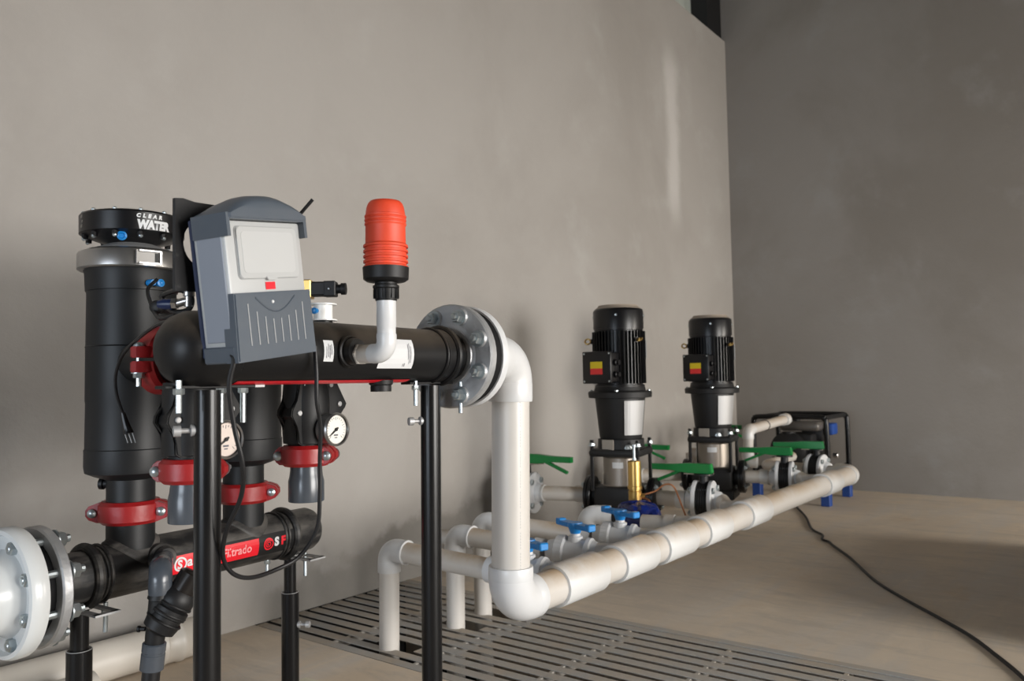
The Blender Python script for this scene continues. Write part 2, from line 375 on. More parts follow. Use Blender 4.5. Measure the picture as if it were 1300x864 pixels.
# ------------------------------------------------------------------ floor grate
grate = thing('floor_grate', 'grey slotted grate over the drain trench, running out from the wall under the pipes', 'grate', ((gx0+gx1)/2, 0.9, 0))
drains = [(1.72, 1.80), (1.99, 1.77), (2.17, 1.78)]
pitch_ = 0.0545
for i in range(13):
    xa = gx0+0.004+i*pitch_; xb = xa+pitch_-0.020; cuts = []
    for dx, dy in drains:
        if xb > dx+0.004 and xa < dx+0.040: cuts.append((dy-0.085, dy+0.075))
    y = gy0+0.01; spans = []
    for c0, c1 in sorted(cuts): spans.append((y, c0)); y = c1
    spans.append((y, WY-0.005-(0.01*random.random())))
    for y0, y1 in spans:
        if y1-y0 > 0.03: MB().box(((xa+xb)/2, (y0+y1)/2, -0.001), (xb-xa, y1-y0, 0.002)).build('slat', M_GRATE, grate)
for y in (1.995, 1.645, 1.285, 0.953, 0.622, 0.29, -0.04, -0.37, -0.7):
    MB().box(((gx0+gx1)/2, y, -0.0150), (gx1-gx0-0.01, 0.010, 0.025)).build('cross_bar', M_GRATE, grate)
struct(MB().box((gx1+0.004, (gy0+WY)/2, -0.0045), (0.030, WY-gy0, 0.012)).build('trim_2', M_GRATE))

# ------------------------------------------------------------------ station frame
A45 = math.radians(4.5)
uS = V(math.cos(A45), math.sin(A45), 0); oS = V(-math.sin(A45), math.cos(A45), 0); Zv = V(0, 0, 1)
def S(s, o, z): return V(0.939, 1.127, 0)+uS*s+oS*o+Zv*z
ZU, ZL, OL = 0.857, 0.430, 0.532

def flange(c, d, ro, ri, t, m, parent, name='flange', nb=8, rb=None, hub=None, bosses=True, a_off=PI/8, label=None):
    """plate from c along d, thickness t"""
    b = MB(); c = Vector(c); x, y, d = frame(d); rb = rb or ro*0.8
    b.lathe(c, d, [(0, ri), (0, ro*0.97), (t*0.15, ro), (t*0.85, ro), (t, ro*0.97), (t, ri)], 48)
    if hub: b.lathe(c-d*hub[1], d, [(0, hub[0]), (hub[1]*0.7, hub[0]*1.02), (hub[1], hub[0]*1.15)], 40)
    if bosses:
        for i in range(nb):
            a = 2*PI*i/nb+a_off; q = c+(x*math.cos(a)+y*math.sin(a))*rb
            b.lathe(q-d*0.006, d, [(0, 0.0165), (0.003, 0.018), (0.008, 0.019)], 16)
    return b.build(name, m, parent, label)

# ------------------------------------------------------------------ upper header
hu = thing('filter_header', 'black plastic upper header pipe with a domed end, carried on two black posts', 'pipe', S(0, 0, ZU-0.055))
R = 0.0545
b = MB().lathe(S(-0.331, 0, ZU), uS, [(0, 0), (0.002, 0.020), (0.008, 0.036), (0.020, 0.049), (0.038, 0.0565), (0.055, 0.0585), (0.10, 0.0585), (0.104, R), (0.612, R), (0.613, R+0.0025), (0.655, R+0.0025), (0.657, R-0.001), (0.688, R-0.002)], 48)
b.build('pipe', M_BLK, hu)
b = MB()
b.ring(S(0.312, 0, ZU), uS, R+0.002, 0.0085); b.build('weld_bead', M_BLK, hu); MB().ring(S(0.276, 0, ZU), uS, R+0.001, 0.004).build('weld_bead', M_BLK, hu)
flange(S(0.350, 0, ZU), uS, 0.113, 0.048, 0.022, M_ALU, hu, hub=(0.062, 0.004), label='cast aluminium flange')
MB().band(S(0.386, 0, ZU), uS, 0.106, 0.05, 0.028, 40).build('gasket', M_RUB, hu, 'black rubber gasket')
pass
for i in range(8):
    a = 2*PI*i/8+PI/8; off = (oS*math.cos(a)+Zv*math.sin(a))*0.0895
    b = bolt(S(0.344, 0, ZU)+off, -uS, 0.0130, 0.08, 0.014, tail=0.008); b.hexn(S(0.424, 0, ZU)+off, uS, 0.0118, 0.009)
    b.build('bolt', M_STEEL, hu, 'zinc plated flange bolt')
# boss for the air valve, plug below
b = MB().lathe(S(-0.008, -0.045, ZU), -oS, [(0, 0.027), (0.012, 0.026), (0.016, 0.023), (0.02, 0.024), (0.03, 0.022)], 28); b.ring(S(-0.008, -0.057, ZU), oS, 0.024, 0.004, 24, 8); b.build('boss', M_BLK, hu)
b = MB().lathe(S(0.128, -0.005, ZU-0.05), -Zv, [(0, 0.024), (0.008, 0.023), (0.010, 0.020), (0.014, 0.0205), (0.022, 0.020)], 20); b.build('drain_plug', M_BLKM, hu)
def cyl_place(s0, ang0, o_c, z_c, rad):
    """wrap flat (x, y) onto a header: x along it, y round it; ang0 = 0 faces the camera side (-o)"""
    def f(x, y):
        a = ang0+y/rad; return S(s0+x, o_c, z_c)-oS*(math.cos(a)*rad)+Zv*(math.sin(a)*rad)
    return f
def wrap_rect(pl, x0, x1, y0, y1, nx=1, ny=6, corner=0.0):
    b = MB(); g = [[b.bm.verts.new(pl(x0+(x1-x0)*i/nx, y0+(y1-y0)*j/ny)) for j in range(ny+1)] for i in range(nx+1)]
    for i in range(nx):
        for j in range(ny): b.face((g[i][j], g[i+1][j], g[i+1][j+1], g[i][j+1]))
    return b
pl = cyl_place(0, 0, 0, ZU, R+0.0008)
build_flat(wrap_rect(pl, -0.067, -0.045, -0.018, 0.019), 'sticker', M_PAPER, hu, -oS, 'small white sticker on the pipe')
b = MB(); pl2 = cyl_place(0, 0, 0, ZU, R+0.0014)
for k, (xx, y0, y1) in enumerate(((-0.062, -0.012, 0.008), (-0.0575, -0.010, 0.013), (-0.054, -0.012, 0.010), (-0.0505, -0.006, 0.012))):
    q = wrap_rect(pl2, xx, xx+0.0012, y0, y1, 1, 3); me = bpy.data.meshes.new('t'); q.bm.to_mesh(me); b.bm.from_mesh(me); q.bm.free(); bpy.data.meshes.remove(me)
build_flat(b, 'print', M_INK, hu, -oS)
build_flat(wrap_rect(pl, 0.070, 0.168, -0.030, 0.028), 'sticker', M_PAPER, hu, -oS, 'larger white sticker behind the white elbow')
b = MB()
for xx, y0, y1 in ((0.154, -0.02, 0.02), (0.158, -0.018, 0.014), (0.150, -0.012, 0.018), (0.138, -0.026, -0.020), (0.142, -0.026, -0.019)):
    q = wrap_rect(pl2, xx, xx+0.0013, y0, y1, 1, 3); me = bpy.data.meshes.new('t'); q.bm.to_mesh(me); b.bm.from_mesh(me); q.bm.free(); bpy.data.meshes.remove(me)
build_flat(b, 'print', M_INK, hu, -oS)
plr = cyl_place(0, -PI*0.5, 0, ZU, R+0.0009)
build_flat(wrap_rect(plr, -0.22, 0.19, -0.010, 0.026, 4, 4), 'label_strip', M_STK, hu, -Zv, 'red strip along the underside')

# ------------------------------------------------------------------ lower header
hl = thing('filter_header', 'dusty black lower header pipe with the red lettered sticker', 'pipe', S(0.1, OL, ZL-0.055))
R = 0.0545
b = MB().lathe(S(-0.224, OL, ZL), uS, [(0, R-0.004), (0.095, R-0.004), (0.096, R), (0.565, R), (0.566, R-0.001), (0.652, R-0.001), (0.664, R-0.006), (0.668, R-0.02), (0.669, 0)], 48)
b.build('pipe', M_HDR, hl)
for sb, rb_ in ((-0.145, 0.0095), (-0.120, 0.004), (0.352, 0.010), (0.328, 0.003), (0.318, 0.003)): MB().ring(S(sb, OL, ZL), uS, R+0.0015, rb_).build('weld_bead', M_HDR, hl)
flange(S(-0.246, OL, ZL), uS, 0.113, 0.048, 0.020, M_ALU, hl, hub=(0.06, 0.004), bosses=False, label='cast aluminium flange')
MB().band(S(-0.258, OL, ZL), uS, 0.0895, 0.05, 0.026, 40).build('gasket', M_RUB, hl, 'thick black rubber gasket')
for i in range(8):
    a = 2*PI*i/8+PI/8; off = (oS*math.cos(a)+Zv*math.sin(a))*0.0950
    b = bolt(S(-0.225, OL, ZL)+off, uS, 0.0145, 0.075, 0.017, tail=0.011); b.build('bolt', M_STEEL, hl, 'zinc plated flange bolt')
b = MB().lathe(S(-0.015, OL-0.045, ZL+0.016), -oS, [(0, 0.030), (0.010, 0.030), (0.014, 0.024), (0.022, 0.026), (0.028, 0.022)], 28); b.build('boss', M_HDR, hl)
pl = cyl_place(0, -0.10, OL, ZL, R+0.0008)
build_flat(wrap_rect(pl, 0.003, 0.352, -0.026, 0.025), 'label_strip', M_BLKM, hl, -oS, 'black backing of the sticker')
pl = cyl_place(0, -0.10, OL, ZL, R+0.0014)
build_flat(wrap_rect(pl, 0.007, 0.235, -0.021, 0.019), 'label_strip', M_STK, hl, -oS, 'red sticker panel')
pl = cyl_place(0, -0.10, OL, ZL, R+0.0020)
def ring_flat(pl, cx, cy, r0, r1, a0=0, a1=2*PI, n=28, spiral=0.0, yk=1.0):
    b = MB(); A = []; Bv = []
    for i in range(n+1):
        a = a0+(a1-a0)*i/n; k = spiral*i/n
        A.append(b.bm.verts.new(pl(cx+(r0-k)*math.cos(a), cy+yk*(r0-k)*math.sin(a)))); Bv.append(b.bm.verts.new(pl(cx+(r1-k)*math.cos(a), cy+yk*(r1-k)*math.sin(a))))
    for i in range(n): b.face((A[i], A[i+1], Bv[i+1], Bv[i]))
    return b
build_flat(ring_flat(pl, 0.029, 0.000, 0.0115, 0.0155), 'print', M_PAPER, hl, -oS, 'white ring round the letter S')
build_flat(text_mesh('S', 0.025, lambda x, y: pl(0.0215+x, -0.0085+y), 0.0010), 'print', M_PAPER, hl, -oS, 'white letter S')
build_flat(ring_flat(pl, 0.0435, -0.013, 0.0, 0.003, n=12), 'print', M_PAPER, hl, -oS)
build_flat(text_mesh('a', 0.030, lambda x, y: pl(0.045+x, -0.007+y), 0.0008), 'print', M_PAPER, hl, -oS, 'white letter a')
build_flat(text_mesh('Filtrado', 0.0275, lambda x, y: pl(0.134+x*0.93, -0.008+y), 0.0006), 'print', M_PINK, hl, -oS, 'pale outlined word Filtrado')
build_flat(ring_flat(pl, 0.263, 0.001, 0.011, 0.0145), 'print', M_STK, hl, -oS, 'red ring of the spiral mark')
build_flat(ring_flat(pl, 0.263, 0.001, 0.0085, 0.0110, 0.6, 0.6+3.4*PI, 40, 0.0075), 'print', M_STK, hl, -oS, 'red spiral')
build_flat(text_mesh('S', 0.027, lambda x, y: pl(0.281+x, -0.006+y), 0.0016), 'print', M_PAPER, hl, -oS, 'white letter S')
build_flat(text_mesh('F', 0.027, lambda x, y: pl(0.301+x, -0.006+y), 0.0014), 'print', M_STK, hl, -oS, 'red letter F')

# white inlet pipe and flange at far left
ip = thing('inlet_pipe', 'glossy white flanged pipe bolted to the left end of the lower header', 'pipe', S(-0.4, OL, ZL-0.12))
b = MB(); c0 = S(-0.271, OL, ZL); d = -uS
b.lathe(c0, d, [(0, 0.04), (0, 0.117), (0.004, 0.119), (0.022, 0.119), (0.030, 0.115), (0.032, 0.108), (0.022, 0.103), (0.022, 0.080), (0.034, 0.072), (0.060, 0.068), (0.085, 0.066), (0.40, 0.066)], 56)
b.build('flange', M_FLAN, ip)
for i in range(8):
    a = 2*PI*i/8+PI/8; off = (oS*math.cos(a)+Zv*math.sin(a))*0.0925
    bolt(c0+d*0.019+off, d, 0.0125, 0, 0.012, tail=0.003).build('bolt', M_STEEL, ip, 'zinc plated hex bolt')
MB().lathe(c0+d*0.12, d, [(0, 0.0665), (0.004, 0.071), (0.12, 0.071), (0.125, 0.0665)], 40).build('coupling', M_PVCCLEAN, ip)

# ------------------------------------------------------------------ filter canisters
def canister(s, label, first):
    o = OL; c = lambda z: S(s, o, z)
    t = thing('filter_canister', label, 'water filter', c(0.47), 'filter canisters')
    b = MB()
    b.lathe(c(0.470), Zv, [(0, 0.047), (0.06, 0.047), (0.06, 0.045), (0.088, 0.045), (0.088, 0.047), (0.142, 0.047), (0.150, 0.070), (0.158, 0.0870), (0.170, 0.0890), (0.205, 0.0890), (0.207, 0.0875), (0.30, 0.0865), (0.305, 0.0875), (0.415, 0.0875), (0.416, 0.089), (0.418, 0.087), (0.530, 0.0865), (0.531, 0.089), (0.548, 0.090), (0.568, 0.091), (0.575, 0.093)], 56)
    b.build('body', M_BLKF, t)
    # saddle where the neck joins the header
    b = MB(); n = 40; rows = []
    for rr, dz in ((0.046, 0.012), (0.0505, 0.006), (0.055, 0.0045), (0.057, 0.001), (0.057, -0.004)):
        row = []
        for i in range(n):
            a = 2*PI*i/n; x = math.cos(a)*rr; y = math.sin(a)*rr*0.93
            h = math.sqrt(max(0.0, 0.0555**2-y*y)); row.append(b.bm.verts.new(S(s+x, o+y, ZL+h+dz)))
        rows.append(row)
    for A, B_ in zip(rows, rows[1:]):
        for i in range(n): b.face((A[i], A[(i+1) % n], B_[(i+1) % n], B_[i]))
    b.build('saddle', M_HDR, t)
    MB().lathe(c(1.044), Zv, [(0, 0.090), (0, 0.101), (0.003, 0.1050), (0.032, 0.1050), (0.037, 0.102), (0.039, 0.094), (0.042, 0.09)], 56).build('clamp_ring', M_SS, t, 'polished steel clamp ring')
    MB().lathe(c(1.080), Zv, [(0, 0.094), (0.006, 0.088), (0.014, 0.066), (0.022, 0.046), (0.03, 0.042)], 48).build('lid', M_GUARD, t, 'grey domed lid')
    # latch faces the camera, a little to the right
    tc0 = V(0, 0, 0)-c(0); a = math.atan2(tc0.dot(oS), tc0.dot(uS))+0.30; rd = uS*math.cos(a)+oS*math.sin(a); tg = -uS*math.sin(a)+oS*math.cos(a)
    q = c(1.063)+rd*0.107; b = MB(); b.box(q-tg*0.004, (0.0025, 0.046, 0.022), (rd, tg, Zv), 0.001); b.box(q+rd*0.003-tg*0.026, (0.006, 0.003, 0.027), (rd, tg, Zv))
    lt = b.build('latch', mat('latch_steel', (0.26, 0.25, 0.24), 0.5, 0.5), t); MB().box(q+rd*0.0018+tg*0.013, (0.0015, 0.007, 0.018), (rd, tg, Zv)).build('slot', M_BLKM, lt, 'dark slot'); b = MB()
    b.box(q+rd*0.003+tg*0.020, (0.006, 0.004, 0.027), (rd, tg, Zv)); b.box(q+rd*0.003+Zv*0.0125, (0.006, 0.044, 0.003), (rd, tg, Zv)); b.box(q+rd*0.003-Zv*0.0125, (0.006, 0.044, 0.003), (rd, tg, Zv)); b.build('latch_loop', M_SS, lt)
    # lettered control disc
    b = MB().lathe(c(1.096), Zv, [(0, 0.040), (0.006, 0.046), (0.012, 0.070), (0.020, 0.092), (0.024, 0.1015), (0.060, 0.102), (0.064, 0.099), (0.069, 0.08), (0.075, 0.045), (0.076, 0)], 56)
    # clamp lugs below the rim
    for i in range(12):
        a = 2*PI*i/12+0.13; q = c(1.113)+(uS*math.cos(a)+oS*math.sin(a))*0.090; b.lathe(q, Zv, [(-0.006, 0.006), (0.008, 0.007)], 8)
    disc = b.build('control_disc', M_PUMP, t, 'glossy black lettered disc')
    for i in range(12):
        a = 2*PI*i/12+0.13; q = (uS*math.cos(a)+oS*math.sin(a))
        b = MB().lathe(c(1.159)+q*0.093, Zv, [(0, 0.0045), (0.004, 0.0045), (0.006, 0.003)], 10)
        b.lathe(c(1.110)+q*0.0885, (q-Zv*0.4), [(0, 0.0042), (0.006, 0.0042), (0.008, 0.002)], 8); b.build('screw', M_STEEL, t, 'bright screw')
    if first:
        camdir = math.atan2((V(0, 0, 0)-c(0)).dot(oS), (V(0, 0, 0)-c(0)).dot(uS))
        def onrim(a0, z0, rr=0.1027):
            def f(x, y):
                a = camdir+a0+x/rr; return c(z0+y)+(uS*math.cos(a)+oS*math.sin(a))*rr
            return f
        hint = (uS*math.cos(camdir+0.6)+oS*math.sin(camdir+0.6))
        build_flat(text_mesh('WATER', 0.0235, (lambda f: lambda x, y: f(x*0.80, y))(onrim(0.08, 1.1225)), 0.0017, 0.98, 0.12), 'lettering', M_PAPER, disc, hint, 'white word WATER')
        build_flat(text_mesh('CLEAR', 0.0105, onrim(0.06, 1.1445), 0.0008, 1.9, 0.2), 'lettering', M_PAPER, disc, hint, 'white word CLEAR')
        h2 = (uS*math.cos(camdir-1.0)+oS*math.sin(camdir-1.0))
        build_flat(text_mesh('iiii\n  o\niiii', 0.010, onrim(-1.22, 1.147), 0.0002, 1.0, 0.3), 'lettering', M_PLATE, disc, h2)
    # blue push-in fittings
    q = S(s, o, 1.108)+(V(0, 0, 0)-S(s, o, 0)).normalized()*0.088 - Rv*0.022
    dd = (V(0, 0, 0)-S(s, o, 0)).normalized()-Zv*0.15
    b = MB().lathe(q-dd*0.004, dd, [(0, 0.008), (0.006, 0.0095), (0.012, 0.0095), (0.014, 0.006), (0.011, 0.004), (0.011, 0)], 18); b.build('blue_fitting', M_BLUE, t, 'blue push-in fitting')
    return t
can1 = canister(-0.05, 'front black canister filter with lettered disc on top, beside the white flange', True)
can2 = canister(0.235, 'rear black canister filter standing behind the black post and its hanging cable', False)
# fitting pair and side nozzle of the front canister
p = S(-0.070, 0.442, 1.013)
b = MB().lathe(p, -oS, [(0, 0.0070), (0.012, 0.0070), (0.014, 0.0060), (0.016, 0.0060)], 16); b.lathe(p+uS*0.015, -oS, [(0.004, 0.0062), (0.014, 0.0080), (0.019, 0.0080), (0.020, 0.004), (0.017, 0)], 16); b.cyl(p-uS*0.004-oS*.008, p+uS*0.016-oS*.008, 0.005)
b.build('blue_fitting', M_BLUE, can1, 'blue elbow fitting below the clamp ring')
MB().lathe(S(-0.050, OL, 0.603)-Rv*0.040-Fv*0.012, (-Rv).normalized(), [(0, 0.009), (0.010, 0.009), (0.010, 0.012), (0.018, 0.012), (0.018, 0.006), (0.012, 0.006)], 16).build('nozzle', M_BLKM, can1)
# outlet ports of the canisters towards the valves
def port(s_from, s_to, parent):
    p0 = S(s_from, OL-0.07, 0.852); p1 = S(s_to, 0.20, 0.852); MB().cyl(p0, p1, 0.043, seg=36).build('outlet_pipe', M_BLK, parent)
port(-0.075, -0.150, can1); port(0.215, 0.115, can2)

# ------------------------------------------------------------------ red grooved couplings
def coupling(c, axis, ear, r, w_, label, rb=0.0075, bolt_dir=None, er=0.033):
    """two half housings round a pipe; ears along +-ear with a bolt across each"""
    c, axis, ear = Vector(c), Vector(axis).normalized(), Vector(ear); ear = (ear-axis*ear.dot(axis)).normalized(); nrm = axis.cross(ear).normalized()
    t = thing('pipe_coupling', label, 'coupling', c-Zv*w_/2, 'red pipe couplings')
    for sg in (1, -1):
        b = MB(); n = 18
        # housing half ring with chamfered section
        sec = [(-w_/2, r), (-w_/2, r+0.009), (-w_/2+0.007, r+0.016), (w_/2-0.007, r+0.016), (w_/2, r+0.009), (w_/2, r)]
        rings = []
        for i in range(n+1):
            a = math.radians(4)+(PI-2*math.radians(4))*i/n; rd = ear*math.cos(a)+nrm*sg*math.sin(a)
            rings.append([b.bm.verts.new(c+axis*tt+rd*rr) for tt, rr in sec])
        for A, B_ in zip(rings, rings[1:]):
            for k in range(len(sec)): b.face((A[k], A[(k+1) % len(sec)], B_[(k+1) % len(sec)], B_[k]))
        b.face(rings[0]); b.face(list(reversed(rings[-1])))
        for e in (1, -1):
            # tapering ear
            pts = [(r-0.004, -w_/2+0.002), (r+0.014, -w_/2+0.003), (r+er-0.006, -w_*0.30), (r+er, -w_*0.12), (r+er, w_*0.12), (r+er-0.006, w_*0.30), (r+0.014, w_/2-0.003), (r-0.004, w_/2-0.002)]
            b.prism(pts, c+nrm*sg*0.003, ear*e, axis, nrm*sg, 0.020, 0.0018)
        b.build('housing', M_RED, t)
    for e in (1, -1):
        q = c+ear*e*(r+er*0.60)
        bb = bolt(q+nrm*0.023, nrm, rb*1.25, 0.052, 0.008, washer=True, tail=0.016); bb.lathe(q-nrm*0.023, -nrm, [(0, rb*1.3), (0.004, rb*1.2), (0.007, rb*0.6), (0.008, 0)], 14)
        bb.build('bolt', M_STEEL, t, 'zinc plated bolt')
    return t
toc = (V(0, 0, 0)-S(-0.05, OL, 0)).normalized()
coupling(S(-0.05, OL, 0.545), Zv, Rv+uS*0.15, 0.046, 0.046, 'red coupling round the neck of the front canister', er=0.036)
coupling(S(0.235, OL, 0.548), Zv, Rv+uS*0.2, 0.046, 0.046, 'red coupling round the neck of the rear canister, behind the hanging cable', er=0.036)
coupling(S(-0.158, 0.181, 0.656), Zv, Rv-uS*0.10, 0.034, 0.042, 'red coupling above a grey reducer just left of the front black post', er=0.026)
coupling(S(0.109, 0.181, 0.659), Zv, Rv-uS*0.10, 0.034, 0.042, 'red coupling above the grey reducer below the right-hand pressure gauge', er=0.026)
coupling(S(-0.142, 0.275, 0.850), (uS*-0.25+oS).normalized(), uS, 0.047, 0.045, 'red coupling peeping out behind the domed end of the upper header', er=0.030)

# ------------------------------------------------------------------ backwash valves
def valve(s, label, light):
    o = 0.181; t = thing('backwash_valve', label, 'valve', S(s, o, 0.565), 'black backwash valves under the upper header')
    c = lambda z: S(s, o, z)
    MB().lathe(c(0.567), Zv, [(0, 0.026), (0, 0.035), (0.002, 0.0355), (0.040, 0.0355), (0.050, 0.033), (0.063, 0.0315), (0.10, 0.0315)], 36).build('reducer', M_GREY, t, 'dark grey plastic reducer')
    b = MB().lathe(c(0.668), Zv, [(0, 0.0355), (0.014, 0.036), (0.016, 0.045), (0.05, 0.047), (0.10, 0.047), (0.14, 0.044)], 32); b.cyl(S(s, o+0.02, ZU), S(s, 0.03, ZU), 0.045, seg=32)
    b.build('body', M_BLKM, t)
    out = [(-0.034, -0.010), (-0.044, -0.004), (-0.042, 0.016), (-0.046, 0.030), (-0.062, 0.050), (-0.060, 0.062), (-0.046, 0.078), (-0.040, 0.098), (-0.043, 0.110), (-0.036, 0.122), (0.052, 0.122), (0.062, 0.112), (0.088, 0.070), (0.084, 0.062), (0.050, 0.030), (0.042, 0.010), (0.036, -0.010)]
    b = MB().prism(out, S(s, o-0.018, 0.690), uS, Zv, -oS, 0.010, 0.002); b.prism([(x*0.93, y*0.95+0.003) for x, y in out], S(s, o+0.012, 0.690), uS, Zv, oS, 0.010, 0.002)
    b.prism([(x*0.84, y*0.9+0.004) for x, y in out], S(s, o-0.019, 0.690), uS, Zv, oS, 0.032, 0.001); b.lathe(S(s-0.002, o-0.028, 0.748), -oS, [(0, 0.034), (0.006, 0.030), (0.010, 0.012)], 24)
    b.build('bonnet', M_BLKM, t)
    for x, z in ((-0.048, 0.055), (-0.030, 0.002), (0.028, 0.004), (-0.030, 0.110), (0.045, 0.110), (0.072, 0.070)):
        MB().lathe(S(s+x*0.9, o-0.028, 0.690+z), -oS, [(0, 0.0055), (0.003, 0.0055), (0.004, 0.004)], 10).build('screw', M_GUARD, t)
    return t
valve(0.109, 'black backwash valve above the right-hand red coupling, with grey reducer', True)
valve(-0.158, 'black backwash valve partly hidden by the front post, with grey reducer', False)
def gauge(s, o, z, label, dialm, nd, r=0.0325):
    # the gauge looks towards the camera side of the header
    c = S(s, o, z); d = -oS; x, y, d = frame(d)
    t = thing('pressure_gauge', label, 'gauge', c-Zv*r, 'pressure gauges')
    MB().lathe(c+d*0.002, -d, [(-0.004, r-0.004), (-0.006, r-0.002), (-0.004, r), (0, r+0.001), (0.004, r-0.001), (0.026, r-0.002), (0.028, r-0.008), (0.034, 0.010), (0.055, 0.007)], 40, close=False).build('case', M_SS, t, 'steel case')
    b = MB().lathe(c, d, [(0, r-0.003), (0.0005, r-0.003)], 40); dl = b.build('dial', dialm, t)
    b = MB()
    for i in range(21):
        a = math.radians(225-270*i/20); dv = x*math.cos(a)+y*math.sin(a); ln = 0.006 if i % 5 == 0 else 0.0035
        b.box(c+d*0.001+dv*(r-0.008-ln/2), (ln, 0.0007, 0.0004), (dv, d.cross(dv), d))
    b.box(c+d*0.001-y*0.011, (0.011, 0.003, 0.0004), (x, y, d)); b.box(c+d*0.001-y*0.016, (0.007, 0.002, 0.0004), (x, y, d))
    b.build('scale_marks', M_INK, t)
    dv = (x*math.cos(nd)+y*math.sin(nd)); sd = d.cross(dv); b = MB()
    b.prism([(-0.006, -0.0016), (0.0, -0.0018), (0.022, -0.0004), (0.022, 0.0004), (0.0, 0.0018), (-0.006, 0.0016)], c+d*0.0025, dv, sd, d, 0.0008); b.lathe(c+d*0.002, d, [(0, 0.0035), (0.002, 0.003)], 14)
    b.build('needle', M_BLKM, t)
    return t
gauge(0.118, 0.107, 0.711, 'round steel pressure gauge with pale dial right of the hanging cable', M_DIAL, math.radians(215))
gauge(-0.146, 0.100, 0.710, 'round pressure gauge with pinkish dial half hidden behind the front post', M_DIALR, math.radians(215))

# ------------------------------------------------------------------ posts
def post(s, o, z_hdr, label, sleeve, rr, bolt_z, slot=False, foot=0.0, dx=0.0, knob=True):
    base = S(s+dx, o, foot); top = S(s, o, z_hdr-0.058)
    t = thing('support_post', label, 'post', base, 'black support posts')
    ax = (top-base).normalized(); Lh = (top-base).length
    b = MB()
    if sleeve: b.lathe(base, ax, [(0, rr), (sleeve, rr), (sleeve, rr-0.003)], 28)
    else: b.lathe(base, ax, [(0, rr), (Lh-0.004, rr)], 28)
    b.lathe(base, Zv, [(0, rr*1.9), (0.004, rr*1.9), (0.005, rr)], 24)
    b.build('outer_tube', M_BLKP, t)
    if sleeve:
        MB().lathe(base+ax*(sleeve-0.05), ax, [(0, rr-0.0065), (Lh-sleeve+0.045, rr-0.0065)], 24).build('inner_tube', M_BLKP, t)
        MB().ring(base+ax*sleeve, ax, rr-0.0012, 0.0012, 28, 6).build('cut_edge', M_GUARD, t, 'bare steel rim')
    # saddle plate
    b = MB().box(top-uS*0.0+Zv*0.001, (0.16 if not slot else 0.050, 0.026 if not slot else 0.05, 0.005), (uS, oS, Zv), 0.001)
    if slot:
        for k in (-1, 1): b.box(top+(uS*0.0+(-oS)*0.055)+uS*k*0.018+Zv*0.001, (0.014, 0.085, 0.004), (uS, oS, Zv))
        b.box(top-oS*0.094+Zv*0.001, (0.050, 0.012, 0.004), (uS, oS, Zv)); b.box(top-oS*0.02+Zv*0.001, (0.050, 0.012, 0.004), (uS, oS, Zv))
    b.build('saddle_plate', M_BLKM if not slot else M_GUARD, t)
    if knob:
        q = base+ax*(bolt_z-foot); d = (-Rv*0.9-Fv*0.5).normalized() if knob == 'left' else (Rv).normalized()
        MB().lathe(q+d*rr*0.9, d, [(0, 0.009), (0.006, 0.009), (0.006, 0.004), (0.020, 0.004), (0.020, 0.0085), (0.030, 0.0085), (0.031, 0.006)], 12).build('clamp_bolt', M_GUARD, t, 'zinc plated clamp bolt')
    return t
def hanging_bolt(s, o, zt, ln, parent, lab=None):
    b = MB(); p = S(s, o, zt); b.hexn(p, -Zv, 0.008, 0.009); b.lathe(p, Zv, [(0, 0.0045), (0.012, 0.0045)], 10); b.lathe(p, -Zv, [(0.009, 0.0045), (ln, 0.0045), (ln+0.001, 0.003)], 10)
    return b.build('hanging_bolt', M_STEEL, parent, lab or 'zinc plated bolt hanging from the saddle plate')
pA = post(-0.255, 0, ZU, 'black post in front at left, carrying the domed end of the upper header', 0, 0.0198, 0.735, knob='left', foot=0.0)
pB = post(0.286, 0, ZU, 'black post near the picture centre, carrying the flanged end of the upper header', 0, 0.0210, 0.722, dx=-0.008, knob='left')
pC = post(-0.155, OL, ZL, 'black sleeved post under the left end of the lower header', 0.290, 0.0235, 0.2, slot=True, knob=False)
pD = post(0.377, OL, ZL, 'black sleeved post under the capped end of the lower header', 0.280, 0.0215, 0.20, slot=True, foot=0.0, knob='right')
hanging_bolt(-0.318, -0.02, 0.798, 0.035, pA); hanging_bolt(-0.188, 0.002, 0.798, 0.055, pA); hanging_bolt(-0.208, 0.03, 0.798, 0.055, pA)
hanging_bolt(0.225, -0.01, 0.795, 0.040, pB); hanging_bolt(0.350, -0.03, 0.790, 0.055, pB)
hanging_bolt(-0.120, OL-0.03, 0.365, 0.045, pC); hanging_bolt(0.40, OL-0.03, 0.365, 0.045, pD); hanging_bolt(0.33, OL+0.03, 0.365, 0.03, pD)
b = MB().box(S(-0.24, 0, 0.800), (0.17, 0.020, 0.004), (uS, oS, Zv)); b.build('bracket_bar', M_GUARD, pA, 'bare steel bar')
blk = MB().box((1.262, 1.640, 0.0275), (0.13, 0.09, 0.055), (uS, oS, Zv), 0.002).build('block', M_CREAM)
tag(blk, 'cream block under the foot of the post at the capped end of the lower header', 'block')

